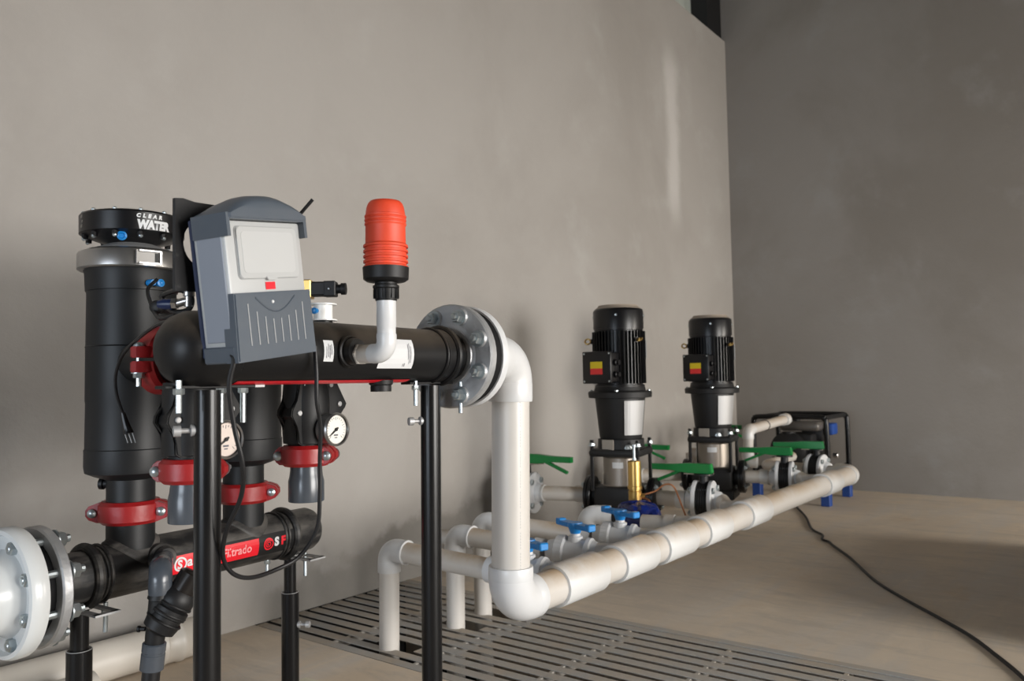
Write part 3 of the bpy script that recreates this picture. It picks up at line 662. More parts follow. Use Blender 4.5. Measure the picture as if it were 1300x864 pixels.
# ------------------------------------------------------------------ controller box
P0 = V(0.6566, 0.9859, 0.8364); bu = V(0.9782, 0.1614, 0.1305).normalized(); bv = V(-0.1304, -0.0112, 0.9914); bv = (bv-bu*bv.dot(bu)).normalized(); bn = bu.cross(bv).normalized()
BW, BH, BD = 0.152, 0.205, 0.063
def Bx(a, c, e): return P0+bu*a+bv*c+bn*e
cx = thing('controller_box', 'tilted grey controller box with dark lid, fixed in front of the upper header', 'controller', Bx(BW/2, 0, -BD/2))
ax3 = (bu, bv, bn)
MB().box(Bx(BW/2, 0.100, -BD/2), (BW, 0.196, BD), ax3, 0.004, 2).build('body', M_LGREY, cx)
MB().box(Bx(-0.0005, 0.106, -BD*0.48), (0.003, 0.160, BD*0.78), ax3, 0.001).build('side_panel', M_SIDE, cx, 'blue-grey side panel')
MB().box(Bx(BW/2, 0.104, -BD-0.003), (BW+0.002, 0.20, 0.008), ax3, 0.002).build('back_shell', mat('navy_edge', (0.02, 0.03, 0.07), 0.4), cx, 'dark navy rear edge')
# lower cover
b = MB().prism([(-0.004, -0.004), (BW+0.004, -0.004), (BW+0.003, 0.094), (0.0, 0.094)], Bx(0, 0, -0.020), bu, bv, bn, 0.027, 0.002); b.box(Bx(BW/2, 0.008, -BD/2), (BW+0.008, 0.024, BD), ax3, 0.002)
cov = b.build('lower_cover', M_DGREY, cx, 'dark grey ribbed lower cover')
for i in range(8):
    x = 0.022+i*0.0158; top = (0.078, 0.066, 0.058, 0.054, 0.054, 0.057, 0.064, 0.076)[i]
    MB().box(Bx(x, (0.018+top)/2, 0.0073), (0.0016, top-0.018, 0.0012), ax3).build('rib', M_GROOVE, cov)
MB().lathe(Bx(0.072, 0.079, 0.0065), bn, [(0, 0.0028), (0.0015, 0.002)], 12).build('screw', M_PAPER, cov)
b = MB()
pts = [Bx(0.038+0.080*k/10, 0.086-0.022*math.sin(PI*k/10), 0.0072) for k in range(11)]; b.tube(pts, 0.0012, 6, 1); b.build('moulded_arc', M_DGREY, cov)
# door with a raised frame
def rrect(x0, x1, y0, y1, r, n=5):
    out = []
    for cx_, cy_, a0 in ((x1-r, y0+r, -PI/2), (x1-r, y1-r, 0), (x0+r, y1-r, PI/2), (x0+r, y0+r, PI)):
        for k in range(n+1): a = a0+PI/2*k/n; out.append((cx_+r*math.cos(a), cy_+r*math.sin(a)))
    return out
MB().prism(rrect(0.017, 0.139, 0.113, 0.190, 0.007), Bx(0, 0, -0.001), bu, bv, bn, 0.0022, 0.0004).build('door_gap', M_GAP, cx)
dr = MB().prism(rrect(0.0185, 0.1375, 0.1145, 0.1885, 0.006), Bx(0, 0, -0.001), bu, bv, bn, 0.0050, 0.001).build('door', M_LGREY, cx, 'light grey hinged door')
MB().prism(rrect(0.026, 0.130, 0.122, 0.182, 0.006), Bx(0, 0, 0.0035), bu, bv, bn, 0.0009, 0.0003).build('door_panel', mat('door_panel_grey', (0.455, 0.465, 0.465), 0.4), dr)
MB().prism([(0.066, 0.116), (0.070, 0.111), (0.086, 0.111), (0.090, 0.116)], Bx(0, 0, 0.001), bu, bv, bn, 0.005, 0.0005).build('finger_tab', M_LGREY, dr)
MB().box(Bx(0.077, 0.103, 0.0005), (0.019, 0.011, 0.0016), ax3).build('display', M_STK, cx, 'small red display window')
# domed lid
def archpts(w0, w1, base, rise, n=20):
    pts = [(w0, base), (w1, base)]
    for k in range(n+1):
        t_ = k/n; x = w1+(w0-w1)*t_; pts.append((x, base+0.006+rise*(1-abs(2*t_-1)**2.3)))
    return pts
b = MB(); rings = []
for e, f, sh in ((-BD-0.004, 0.30, 0.004), (-BD+0.002, 0.62, 0), (-BD+0.014, 0.86, 0), (-BD+0.034, 1.0, 0), (-0.016, 1.0, 0), (0.002, 0.93, 0), (0.011, 0.74, 0.001), (0.014, 0.55, 0.004)):
    rings.append([b.bm.verts.new(Bx(x, y, e)) for x, y in archpts(-0.001+sh, BW+0.005-sh, 0.200, 0.031*f)])
for A, B_ in zip(rings, rings[1:]):
    n = len(A)
    for k in range(n): b.face((A[k], A[(k+1) % n], B_[(k+1) % n], B_[k]))
b.face(rings[0]); b.face(list(reversed(rings[-1])))
b.prism([(-0.004, 0.207), (-0.004, 0.174), (0.002, 0.174), (0.002, 0.207)], Bx(0, 0, -BD+0.004), bu, bv, bn, BD+0.007)
b.prism([(BW-0.002, 0.208), (BW-0.002, 0.174), (BW+0.004, 0.174), (BW+0.004, 0.208)], Bx(0, 0, -BD+0.004), bu, bv, bn, BD+0.007)
b.prism([(0.002, 0.206), (0.002, 0.198), (BW-0.002, 0.198), (BW-0.002, 0.206)], Bx(0, 0, 0), bu, bv, bn, 0.012)
b.build('lid', M_DGREY, cx, 'dark slate domed lid')
MB().cyl(V(0.7836, 1.0143, 1.0654)-V(0.0128, -0.0189, 0.0255)*0.5, V(0.7964, 0.9954, 1.0909), 0.0027, seg=10).build('antenna', M_CAB, cx, 'short black cable stub')
# mounting plate behind it, with a big round hole
bp = MB(); po = Bx(-0.030, 0.02, -BD-0.030); NH = 24; hr = 0.033; hc = (0.066, 0.176)
outl = [(0.010, 0.110), (0.17, 0.098), (0.17, 0.232), (0.062, 0.239), (0.042, 0.2435), (0.028, 0.243)]
def ray_out(a):
    dx, dy = math.cos(a), math.sin(a); best = 9
    for (x0, y0), (x1, y1) in zip(outl, outl[1:]+outl[:1]):
        ex, ey = x1-x0, y1-y0; den = dx*ey-dy*ex
        if abs(den) < 1e-9: continue
        t_ = ((x0-hc[0])*ey-(y0-hc[1])*ex)/den; u_ = ((x0-hc[0])*dy-(y0-hc[1])*dx)/den
        if t_ > 0 and -1e-6 <= u_ <= 1+1e-6: best = min(best, t_)
    return best
angs = sorted([2*PI*i/NH for i in range(NH)]+[math.atan2(y-hc[1], x-hc[0]) % (2*PI) for x, y in outl])
lay = []
for e in (0, 0.006):
    q = Bx(-0.030, -0.004, -BD-0.030+e)
    inn = [bp.bm.verts.new(q+bu*(hc[0]+hr*math.cos(a))+bv*(hc[1]+hr*math.sin(a))) for a in angs]
    ou = [bp.bm.verts.new(q+bu*(hc[0]+ray_out(a)*math.cos(a))+bv*(hc[1]+ray_out(a)*math.sin(a))) for a in angs]; lay.append((inn, ou))
n = len(angs)
for i in range(n):
    j = (i+1) % n; (i0, o0), (i1, o1) = lay
    bp.face((i0[i], o0[i], o0[j], i0[j])); bp.face((i1[i], i1[j], o1[j], o1[i])); bp.face((o0[i], o1[i], o1[j], o0[j])); bp.face((i0[i], i0[j], i1[j], i1[i]))
plo = bp.build('mounting_plate', mat('black_plate', (0.012, 0.012, 0.013), 0.5, 0, 0.5, (0.06, 0.06, 0.06), 60, thr=(0.62, 0.7)))
tag(plo, 'speckled black mounting plate with a round hole, behind the controller box', 'plate')

# ------------------------------------------------------------------ air valve
av = thing('air_valve', 'orange capped air release valve standing on a white elbow', 'air valve', S(-0.008, -0.14, ZU-0.02))
xc = S(0.0, -0.140, 0)-Rv*0.004
ZA = ZU-0.005
def avp(z): return V(xc.x, xc.y, z)
b = elbow(avp(ZA), oS, Zv, 0.021, 0.0150, 0.012, 0.0172); b.build('elbow', M_PVCCLEAN, av)
ax0 = avp(ZA)+oS*0.060; b = MB().hexn(ax0+oS*0.008, -oS, 0.0195, 0.012); b.lathe(ax0, -oS, [(0, 0.0165), (0.032, 0.0165)], 24); b.lathe(ax0+oS*0.006, oS, [(0, 0.014), (0.03, 0.014)], 20); b.build('hex_adapter', M_PVC2, av)
MB().lathe(avp(ZA+0.030), Zv, [(0, 0.0160), (0.014, 0.0160), (0.015, 0.0167), (0.075, 0.0167), (0.076, 0.013)], 28).build('riser', M_PVCCLEAN, av)
b = MB().lathe(avp(0.945), Zv, [(0, 0.013), (-0.004, 0.013), (-0.004, 0.018), (0.002, 0.0195), (0.016, 0.0205), (0.018, 0.0225), (0.022, 0.0225), (0.024, 0.019), (0.030, 0.019)], 28)
for i in range(14):
    a = 2*PI*i/14; b.box(avp(0.953)+V(math.cos(a), math.sin(a), 0)*0.0205, (0.003, 0.003, 0.016), (V(math.cos(a), math.sin(a), 0), V(-math.sin(a), math.cos(a), 0), Zv))
b.build('union_nut', M_BLKM, av, 'black ribbed union nut')
MB().lathe(avp(0.972), Zv, [(0, 0.018), (0.002, 0.033), (0.006, 0.0385), (0.026, 0.0395), (0.027, 0.036)], 40).build('base', M_BLKM, av, 'black base ring')
pr = [(0, 0.0375), (0.002, 0.0382)]
for k in range(4):
    z = 0.004+k*0.0088; pr += [(z, 0.0350), (z+0.0036, 0.0350), (z+0.0040, 0.0382), (z+0.0078, 0.0378)]
pr += [(0.041, 0.0345), (0.070, 0.0340)]
for k in range(3):
    z = 0.072+k*0.0066; pr += [(z, 0.0345), (z+0.0012, 0.0356), (z+0.0038, 0.0356), (z+0.0048, 0.0338)]
pr += [(0.094, 0.0335), (0.104, 0.0318), (0.110, 0.0295), (0.114, 0.026), (0.115, 0.022), (0.1155, 0)]
MB().lathe(avp(0.998), Zv, pr, 44).build('cap', M_ORANGE, av, 'bright orange ribbed cap')

# ------------------------------------------------------------------ solenoid and small spool on top of the header
so = thing('solenoid_valve', 'small black solenoid plug on a brass body, right of the controller box', 'solenoid', S(0.07, 0.09, 0.965))
sd = (S(0.093, 0.063, 0)-S(0.058, 0.118, 0)).normalized(); sx_, sy_, _ = frame(sd)
q0 = V(0.9873, 1.2495, 0.9857)-sd*0.016
MB().box(q0+sd*0.010, (0.032, 0.036, 0.030), (sx_, sy_, sd), 0.002).build('brass_body', M_BRASS, so, 'brass body')
MB().box(q0+sd*0.038, (0.026, 0.028, 0.032), (sx_, sy_, sd), 0.003).build('coil', M_BLKM, so)
pg_ = MB().box(q0+sd*0.060, (0.026, 0.030, 0.024), (sx_, sy_, sd), 0.002); pg_.lathe(q0+sd*0.070, sd, [(0, 0.009), (0.010, 0.009), (0.011, 0.0115), (0.020, 0.0115), (0.021, 0.007)], 18); pg_.build('plug', M_BLKM, so)
MB().lathe(q0+sd*0.060-sx_*0.0, (-Fv).normalized(), [(0.014, 0.002), (0.0165, 0.002), (0.017, 0.001)], 10).build('screw', M_STEEL, so)
sp_ = thing('hydraulic_relay', 'small white spool shaped relay on the header, right of the controller box', 'relay', S(0.075, 0.06, ZU+0.05))
MB().lathe(S(0.065, 0.085, 0.897), Zv, [(0, 0.022), (0.022, 0.021), (0.023, 0.018), (0.026, 0.018)], 24).build('base', M_BLK, sp_, 'black base')
MB().lathe(S(0.065, 0.085, 0.923), Zv, [(0, 0.027), (0.0025, 0.027), (0.003, 0.018), (0.030, 0.018), (0.0305, 0.026), (0.033, 0.026)], 32).build('spool', M_WHITE, sp_)
MB().lathe(S(0.030, 0.066, 0.939), (-Fv-Rv*0.3).normalized(), [(0, 0.005), (0.006, 0.006), (0.010, 0.006), (0.011, 0.004)], 14).build('blue_fitting', M_BLUE, sp_, 'blue push-in fitting')
# silver elbow fitting with loop of tube near the domed end
se = thing('hose_elbow', 'small chrome elbow fitting standing behind the domed header end', 'fitting', S(-0.256, 0.055, 0.905))
b = MB(); q = V(0.6830, 1.1570, 0.9440); b.lathe(q-Zv*0.018, Zv, [(0, 0.007), (0.016, 0.007), (0.017, 0.009), (0.030, 0.009), (0.031, 0.006)], 14); b.tube([q-Zv*0.008, q-Rv*0.008-Zv*0.010, q-Rv*0.022-Zv*0.014], 0.0065, 12, 4); b.lathe(q-Rv*0.018-Zv*0.013, -Rv, [(0, 0.009), (0.008, 0.009)], 6)
b.build('elbow', M_SS, se); MB().lathe(q-Rv*0.026-Zv*0.014, -Rv, [(0, 0.0085), (0.012, 0.0085), (0.022, 0.006)], 14).build('blue_collar', mat('collar_blue', (0.006, 0.02, 0.08), 0.4), se, 'dark blue collar')
sv = thing('header_nipple', 'white threaded stub on top of the header near the domed end', 'fitting', S(-0.235, 0.02, ZU+0.05)); MB().lathe(S(-0.222, 0.03, ZU+0.047), Zv, [(0, 0.014), (0.016, 0.014), (0.018, 0.010), (0.03, 0.010)], 18).build('stub', M_PVC2, sv)

# ------------------------------------------------------------------ cables
cb = MB().tube([(0.6532, 0.9952, 0.8446), (0.6532, 0.9902, 0.8356), (0.6502, 0.9971, 0.8003), (0.6618, 1.0032, 0.7443), (0.6769, 1.0048, 0.6873), (0.6888, 1.0263, 0.6395), (0.6894, 1.0629, 0.5881), (0.6986, 1.0874, 0.5454), (0.7199, 1.0952, 0.5144), (0.7551, 1.0998, 0.4995), (0.8099, 1.1105, 0.4996), (0.8518, 1.1037, 0.5143), (0.8746, 1.0868, 0.5567), (0.8761, 1.0801, 0.6122), (0.8743, 1.0774, 0.6719), (0.8653, 1.0642, 0.7317), (0.8512, 1.0557, 0.7718), (0.8482, 1.0527, 0.8179), (0.8476, 1.0556, 0.8639)], 0.0035, 10).build('cable', M_CAB)
tag(cb, 'black cable hanging in a long loop below the controller box', 'cable')
pc = thing('power_plug', 'black power lead with a plug hanging in front of the front canister', 'cable', (0.72, 1.42, 0.70))
MB().tube([(0.6707, 1.176, 0.9069), (0.6806, 1.2459, 0.9026), (0.7025, 1.3509, 0.885), (0.7075, 1.4125, 0.8598), (0.7059, 1.4342, 0.8251), (0.7078, 1.4347, 0.7898), (0.7157, 1.4273, 0.7542)], 0.003, 8).build('lead', M_CAB, pc)
MB().tube([(0.7157, 1.4273, 0.7560), (0.7190, 1.4240, 0.738), (0.7220, 1.4215, 0.725), (0.7230, 1.4205, 0.719)], 0.006, 10, 3, rad=lambda t_: 0.004+0.0055*t_).build('plug_body', M_CAB, pc)
for k in (-1, 0, 1):
    q = V(0.7230, 1.4205, 0.720)+Rv*k*0.007; MB().cyl(q, q+V(0.004, -0.004, -0.018), 0.0011, seg=8).build('pin', M_GUARD, pc, 'bare metal pin')
h1 = MB().tube([(0.8216, 1.5072, 1.0137), (0.7969, 1.4954, 0.9915), (0.7697, 1.4347, 0.9589), (0.7369, 1.3579, 0.9319), (0.7158, 1.2976, 0.918), (0.7188, 1.2604, 0.9212)], 0.0035, 8).build('control_tube', M_CAB)
tag(h1, 'thin black control tube running down from the blue fitting on the front canister', 'tube')
h2 = MB().tube([(0.7357, 1.334, 0.9602), (0.6884, 1.2313, 0.9538), (0.6753, 1.1661, 0.9524), (0.6854, 1.1538, 0.9398), (0.6837, 1.1576, 0.9225), (0.6726, 1.1725, 0.9179), (0.6732, 1.204, 0.9276), (0.6962, 1.255, 0.9432), (0.7365, 1.333, 0.9588)], 0.0045, 8).build('control_tube', M_CAB)
tag(h2, 'looped black tube under the mounting plate beside the chrome elbow', 'tube')
kn = thing('selector_knob', 'black ribbed knob behind the looped tube, beside the front canister', 'knob', (0.735, 1.40, 0.94))
MB().lathe(V(0.7560, 1.377, 0.945), (-Fv-Rv*0.2).normalized(), [(0, 0.011), (0.010, 0.013), (0.016, 0.010), (0.018, 0.005)], 12).build('knob_cap', M_BLKM, kn)
MB().lathe(V(0.7560, 1.377, 0.945), (Fv+Rv*0.1).normalized(), [(0, 0.011), (0.04, 0.011)], 12).build('stem', M_BLKM, kn)

# ------------------------------------------------------------------ drain filter hanging from the lower header
df = thing('drain_filter', 'black strainer on a grey elbow below the lower header, left of the front post', 'strainer', S(-0.11, 0.35, 0.20))
q = S(-0.105, 0.345, 0.455)
e0 = S(-0.012, OL-0.06, ZL+0.016)
hd = (V(e0.x, e0.y, 0.452)-q).normalized()
b = elbow(q, hd, -Zv+V(0, 0, 0), 0.022, 0.0185, 0.022, 0.0215); b.cyl(q+hd*0.03, e0, 0.018, seg=24); b.build('elbow', M_GREY, df, 'dark grey plastic elbow')
dn = (V(-0.003, 0.007, -0.060)).normalized()
b = MB().lathe(q-Zv*0.042, dn, [(0, 0.020), (0.010, 0.022), (0.012, 0.019), (0.085, 0.018), (0.100, 0.0165)], 24); 
sc0 = q-Zv*0.105+dn*0.0; scd = (Rv*0.42+Uv*0.75+Fv*0.25).normalized()
b.lathe(sc0-scd*0.012, scd, [(0, 0.018), (0.006, 0.030), (0.022, 0.033), (0.024, 0.030), (0.034, 0.030), (0.036, 0.034), (0.050, 0.034), (0.052, 0.029), (0.060, 0.033), (0.075, 0.033), (0.085, 0.026)], 28)
for k in range(3): b.ring(sc0+scd*(0.012+k*0.017), scd, 0.033, 0.0022, 28, 6)
b.build('body', M_BLKM, df)
MB().lathe(sc0+scd*0.072, scd, [(0, 0.025), (0.035, 0.025), (0.040, 0.018), (0.041, 0)], 24).build('sight_glass', mat('smoked_plastic', (0.012, 0.010, 0.009), 0.25, spec=0.3), df, 'smoked plastic bowl')
MB().lathe(sc0-Rv*0.028-Zv*0.005, -Rv, [(0, 0.004), (0.010, 0.004), (0.010, 0.006), (0.014, 0.006)], 10).build('vent_screw', M_BLKM, df)
u0 = q-Zv*0.042+dn*0.096
b = MB().lathe(u0-dn*0.002, dn, [(0, 0.019), (0.002, 0.0215), (0.016, 0.0215), (0.017, 0.0205), (0.020, 0.0205), (0.021, 0.0215), (0.050, 0.0215), (0.052, 0.018)], 28); b.build('union', M_GREY, df, 'dark grey union')
MB().tube([u0+dn*0.04, u0+dn*0.10, u0+dn*0.16+V(0.0, 0.01, 0), V(0.80, 1.50, 0.05), V(0.83, 1.56, 0.018), V(0.95, 1.80, 0.017), V(1.0, 2.0, 0.017)], 0.0165, 16).build('hose', M_CAB, df)

# ------------------------------------------------------------------ white discharge line
E1 = S(0.596, 0, ZU); E2 = V(1.528, 1.181, 0.272); MEnd = V(4.30, 1.112, 0.298)
md = (MEnd-E2).normalized(); upd = (E1-E2).normalized(); md_perp = md
dl = thing('discharge_manifold', 'white plastic discharge line, dropping from the header flange and running along to the pumps', 'pipe', V(E2.x, E2.y, E2.z-0.05))
b = MB().lathe(S(0.400, 0, ZU), uS, [(0, 0.045), (0, 0.110), (0.003, 0.112), (0.018, 0.112), (0.021, 0.109), (0.022, 0.080), (0.028, 0.066), (0.040, 0.058), (0.055, 0.055)], 56); b.build('flange', M_PVCCLEAN, dl, 'white flange')
elbow(E1, -uS, -upd, 0.060, 0.050, 0.045, 0.0535).build('elbow', M_PVCCLEAN, dl)
MB().cyl(S(0.42, 0, ZU), S(0.52, 0, ZU), 0.0525, seg=36).build('socket', M_PVCCLEAN, dl)
MB().cyl(E2+upd*0.08, E1-upd*0.08, 0.0460, seg=44).build('riser_pipe', M_RISER, dl, 'long upright pipe')
elbow(E2, upd, md, 0.058, 0.0500, 0.030, 0.0540).build('elbow', M_PVCCLEAN, dl)
rd_ = (-Fv*math.cos(0.52)+Rv*math.sin(0.52)); rd_ = (rd_-upd*rd_.dot(upd)).normalized(); b = MB(); sd_ = upd.cross(rd_)
for k in range(60):
    if k % 7 != 6: b.box(E2+upd*(0.09+k*0.0068)+rd_*0.0461, (0.0004, 0.0012, 0.0042), (rd_, sd_, upd))
po_ = b.build('print', mat('pale_print', (0.34, 0.34, 0.34), 0.6), dl, 'faint dotted print down the upright pipe'); po_['kind'] = 'stuff'
def onm(X): return E2+md*((X-E2.x)/md.x)
MB().cyl(onm(1.60), onm(4.25), 0.0455, seg=40).build('pipe', M_PVC2, dl, 'long dusty horizontal pipe')
bd = V(-0.21, 1, 0).normalized()
tees = [(1.705, 1.895, 0.032), (1.990, 2.175, 0.032), (2.245, 2.44, 0.032), (2.535, 2.71, 0.032), (2.90, 3.09, 0.034), (3.82, 4.00, 0.034)]
TC = []
for x0, x1, rb_ in tees:
    b = MB(); a_, c_ = onm(x0), onm(x1); L_ = (c_-a_).length
    b.lathe(a_, md, [(0, 0.0465), (0, 0.0530), (0.002, 0.0540), (L_-0.002, 0.0540), (L_, 0.0530), (L_, 0.0465)], 44)
    m_ = (a_+c_)/2; TC.append(m_); b.lathe(m_, bd, [(0.02, rb_+0.008), (0.060, rb_+0.006), (0.066, rb_+0.005), (0.112, rb_+0.005), (0.114, rb_)], 32)
    b.build('tee', M_PVC, dl)
# far end: elbow turning towards the wall
e3d = V(0.16, 0.40, 0).normalized()
elbow(MEnd, -md, e3d, 0.052, 0.0460, 0.030, 0.0500).build('elbow', M_PVC, dl)
MB().cyl(MEnd+e3d*0.06, MEnd+e3d*0.13, 0.034, seg=28).build('reducer', M_PVC, dl)

# ------------------------------------------------------------------ drain pipes through the grate
def drain(top, foot, to, label, rr=0.0305, zb=-0.3):
    top, foot, to = Vector(top), Vector(foot), Vector(to)
    t = thing('drain_pipe', label, 'pipe', V(foot.x, foot.y, 0), 'white drain pipes')
    dv = (foot-top).normalized(); dh = (to-top).normalized()
    b = elbow(top, dv, dh, 0.034, 0.0325, 0.034, 0.0352); b.build('elbow', M_PVCCLEAN, t)
    MB().cyl(top+dv*0.05, foot, rr, seg=32).build('down_pipe', M_PVC2, t)
    MB().cyl(top+dh*0.05, to, rr, seg=32).build('cross_pipe', M_PVC2, t)
    MB().lathe(to-dh*0.035, dh, [(0, rr), (0.001, 0.0365), (0.034, 0.0365), (0.035, rr)], 32).build('socket', M_PVCCLEAN, t)
    MB().band(top+dh*0.070, dh, 0.0368, 0.03, 0.005).build('collar', M_PVCCLEAN, t)
    return t
def stubp(i, t_=0.09): return TC[i]+bd*t_
def ballvalve(i, s_off, label, hx):
    """white union ball valve between tee i and its drain pipe, blue handle along hx"""
    p0 = TC[i]+bd*(0.083+s_off); t = thing('ball_valve', label, 'valve', p0+bd*0.08-Zv*0.05, 'white ball valves with blue handles')
    b = MB().lathe(p0, bd, [(0, 0.033), (0.012, 0.036), (0.030, 0.043), (0.034, 0.049), (0.046, 0.050), (0.050, 0.043), (0.112, 0.043), (0.114, 0.038)], 32); b.lathe(p0+bd*0.085, Zv, [(0.02, 0.024), (0.052, 0.022), (0.054, 0.015), (0.066, 0.015)], 20); b.build('body', M_PVCCLEAN, t)
    b = MB().lathe(p0+bd*0.112, bd, [(0, 0.046), (0.004, 0.052), (0.030, 0.052), (0.036, 0.042), (0.06, 0.036)], 32)
    for k in range(24):
        a = 2*PI*k/24; x, y, _ = frame(bd); rd = x*math.cos(a)+y*math.sin(a); b.box(p0+bd*0.128+rd*0.052, (0.002, 0.004, 0.022), (rd, bd.cross(rd), bd))
    b.build('union_nut', M_PVCCLEAN, t)
    hc_ = p0+bd*0.085+Zv*0.058; hv = Vector(hx).normalized(); hs = Zv.cross(hv)
    b = MB().lathe(hc_, Zv, [(0, 0.014), (0.012, 0.018), (0.026, 0.024), (0.036, 0.022)], 16)
    for sg in (1, -1):
        for k in (-1, 1):
            pass
        b.prism([(0.0, -0.014), (0.03, -0.015), (0.070, -0.010), (0.084, -0.012), (0.084, 0.012), (0.070, 0.010), (0.03, 0.015), (0, 0.014)], hc_+Zv*0.020, hv*sg, hs*sg, Zv, 0.014, 0.003)
        b.box(hc_+hv*sg*0.076+Zv*0.029, (0.022, 0.027, 0.020), (hv, hs, Zv), 0.003)
    b.build('handle', M_BLUE, t, 'bright blue handle')
    return t
hx = V(0.40, 1.0, 0)
ballvalve(0, -0.030, 'white ball valve nearest the upright pipe, its blue handle half hidden', hx)
ballvalve(1, 0, 'middle white ball valve with blue handle', hx)
ballvalve(2, 0, 'farthest white ball valve with blue handle, in front of the brass pilot', hx)
def vend(i): return TC[i]+bd*(0.225 if i == 0 else 0.27)
drain((1.725, 1.80, 0.295), (1.718, 1.80, -0.3), vend(0), 'white drain pipe nearest the black centre post, dropping through the grate')
drain((2.00, 1.775, 0.300), (1.99, 1.77, -0.3), vend(1), 'second white drain pipe, just right of the centre post')
drain((2.165, 1.80, 0.315), (2.165, 1.79, -0.3), vend(2), 'white drain pipe partly hidden by the upright discharge pipe')
t4 = drain((2.555, 1.61, 0.300), (2.555, 1.61, 0.19), V(2.60, 1.53, 0.295), 'farthest white drain elbow, just before the first pump')
MB().tube([(2.555, 1.61, 0.20), (2.555, 1.615, 0.165), (2.556, 1.65, 0.14), (2.557, 1.75, 0.14), (2.56, WY, 0.14)], 0.0305, 28).build('wall_pipe', M_PVC2, t4)

# relief valve in blue wrapping with its brass pilot
rv_ = thing('relief_valve', 'relief valve wrapped in crumpled dark blue plastic beside the first pump', 'valve', (2.67, 1.44, 0.22))
c_ = V(2.662, 1.450, 0.285); b = MB()
b.lathe(c_+bd*-0.075, bd, [(0, 0.034), (0.01, 0.046), (0.05, 0.052), (0.10, 0.052), (0.14, 0.045), (0.15, 0.034)], 28); b.lathe(c_, Zv, [(0.0, 0.060), (0.040, 0.072), (0.052, 0.060), (0.058, 0.030), (0.060, 0)], 28)
for v in b.bm.verts: v.co += Vector((random.uniform(-1, 1), random.uniform(-1, 1), random.uniform(-1, 1)))*0.005
b.build('wrapped_body', M_DBLUE, rv_)
MB().lathe(TC[3]+bd*0.088, bd, [(0, 0.033), (0.004, 0.0335), (0.03, 0.0335), (0.032, 0.039), (0.065, 0.039), (0.066, 0.033), (0.15, 0.033)], 28).build('coupling', M_PVC, rv_)
bz = V(2.755, 1.513, 0.0)
br = thing('brass_pilot', 'tall brass pilot valve standing before the first pump', 'pilot valve', V(bz.x, bz.y, 0.33))
b = MB().lathe(V(bz.x, bz.y, 0.328), Zv, [(0, 0.018), (0.002, 0.025), (0.040, 0.026), (0.042, 0.023), (0.046, 0.023), (0.048, 0.028), (0.060, 0.028), (0.062, 0.026), (0.155, 0.0255), (0.158, 0.020), (0.160, 0)], 28); b.build('body', M_BRASS, br)
MB().lathe(V(bz.x, bz.y, 0.486), Zv, [(0, 0.009), (0.008, 0.009), (0.008, 0.0055), (0.050, 0.0055), (0.052, 0.008), (0.060, 0.008)], 14).build('adjusting_stem', M_STEEL, br, 'steel adjusting stem')
b = MB(); b.tube([(bz.x+0.01, bz.y-0.02, 0.352), (2.81, 1.455, 0.365), (2.86, 1.44, 0.385), (2.90, 1.42, 0.375), (2.90, 1.39, 0.31), (2.90, 1.37, 0.26)], 0.0035, 8); b.tube([(bz.x+0.012, bz.y-0.005, 0.345), (2.78, 1.47, 0.335), (2.78, 1.455, 0.31), (2.76, 1.44, 0.29)], 0.0035, 8)
b.build('capillary_tube', M_COPPER, br, 'bent copper tubes'); MB().lathe(V(bz.x, bz.y-0.02, 0.352), (V(0.3, -0.5, 0.05)).normalized(), [(0, 0.008), (0.02, 0.008)], 6).build('fitting', M_BRASS, br)

# ------------------------------------------------------------------ butterfly valves
def butterfly(c, d, hd_, label, rp=0.0315, hl_=0.225, rf=0.082, neck=0.018):
    c, d = Vector(c), Vector(d).normalized(); x, y, d = frame(d)
    t = thing('butterfly_valve', label, 'valve', c-Zv*rf, 'butterfly valves with green handles')
    pr = [(-0.024, 0.03), (-0.024, 0.066)]
    for k in range(5): pr += [(-0.024+0.0096*k+0.001, 0.0745), (-0.024+0.0096*k+0.007, 0.0745), (-0.024+0.0096*k+0.0085, 0.071)]
    pr += [(0.024, 0.066), (0.024, 0.03)]
    b = MB().lathe(c, d, pr, 36, close=False); b.lathe(c, Zv, [(0.06, 0.020), (rf+neck, 0.018), (rf+neck+0.003, 0.040), (rf+neck+0.010, 0.040)], 20); b.build('body', M_CASTB, t, 'black ribbed wafer body')
    for sg in (1, -1):
        MB().lathe(c+d*sg*0.0245, d*sg, [(0, 0.03), (0, rf-0.001), (0.002, rf), (0.014, rf), (0.017, rf-0.003), (0.017, 0.052), (0.024, 0.042), (0.045, 0.037), (0.050, rp)], 40).build('flange', M_PVCCLEAN, t, 'white flange')
    for i in range(4):
        a = 2*PI*i/4+PI/4; off = (x*math.cos(a)+y*math.sin(a))*(rf*0.80)
        b = bolt(c+off+d*0.042, d, 0.0135, 0.084, 0.010, tail=0.005); b.hexn(c+off-d*0.042, -d, 0.0135, 0.010); b.build('bolt', M_STEEL, t)
    hv = Vector(hd_).normalized(); hs = Zv.cross(hv); hz = rf+neck+0.010; q = c+Zv*hz
    b = MB().prism([(-0.040, 0.006), (-0.034, 0.040), (0.060, 0.040), (0.13, 0.034), (hl_, 0.032), (hl_, 0.008), (0.13, 0.008), (0.060, 0.0), (-0.034, 0.0)], q-hs*0.016, hv, Zv, hs, 0.032, 0.003)
    hn = b.build('handle', M_GREEN, t, 'green lever handle')
    l2 = (hv*1.0-Zv*0.42).normalized(); b = MB().box(q+hv*0.150-Zv*0.014, (0.115, 0.018, 0.013), (l2, hs, l2.cross(hs)), 0.002); b.build('squeeze_lever', M_GREEN, hn)
    MB().box(q-Zv*0.002+hv*0.02, (0.11, 0.050, 0.004), (hv, hs, Zv)).build('index_plate', M_CAPB, t, 'dusty index plate')
    return t
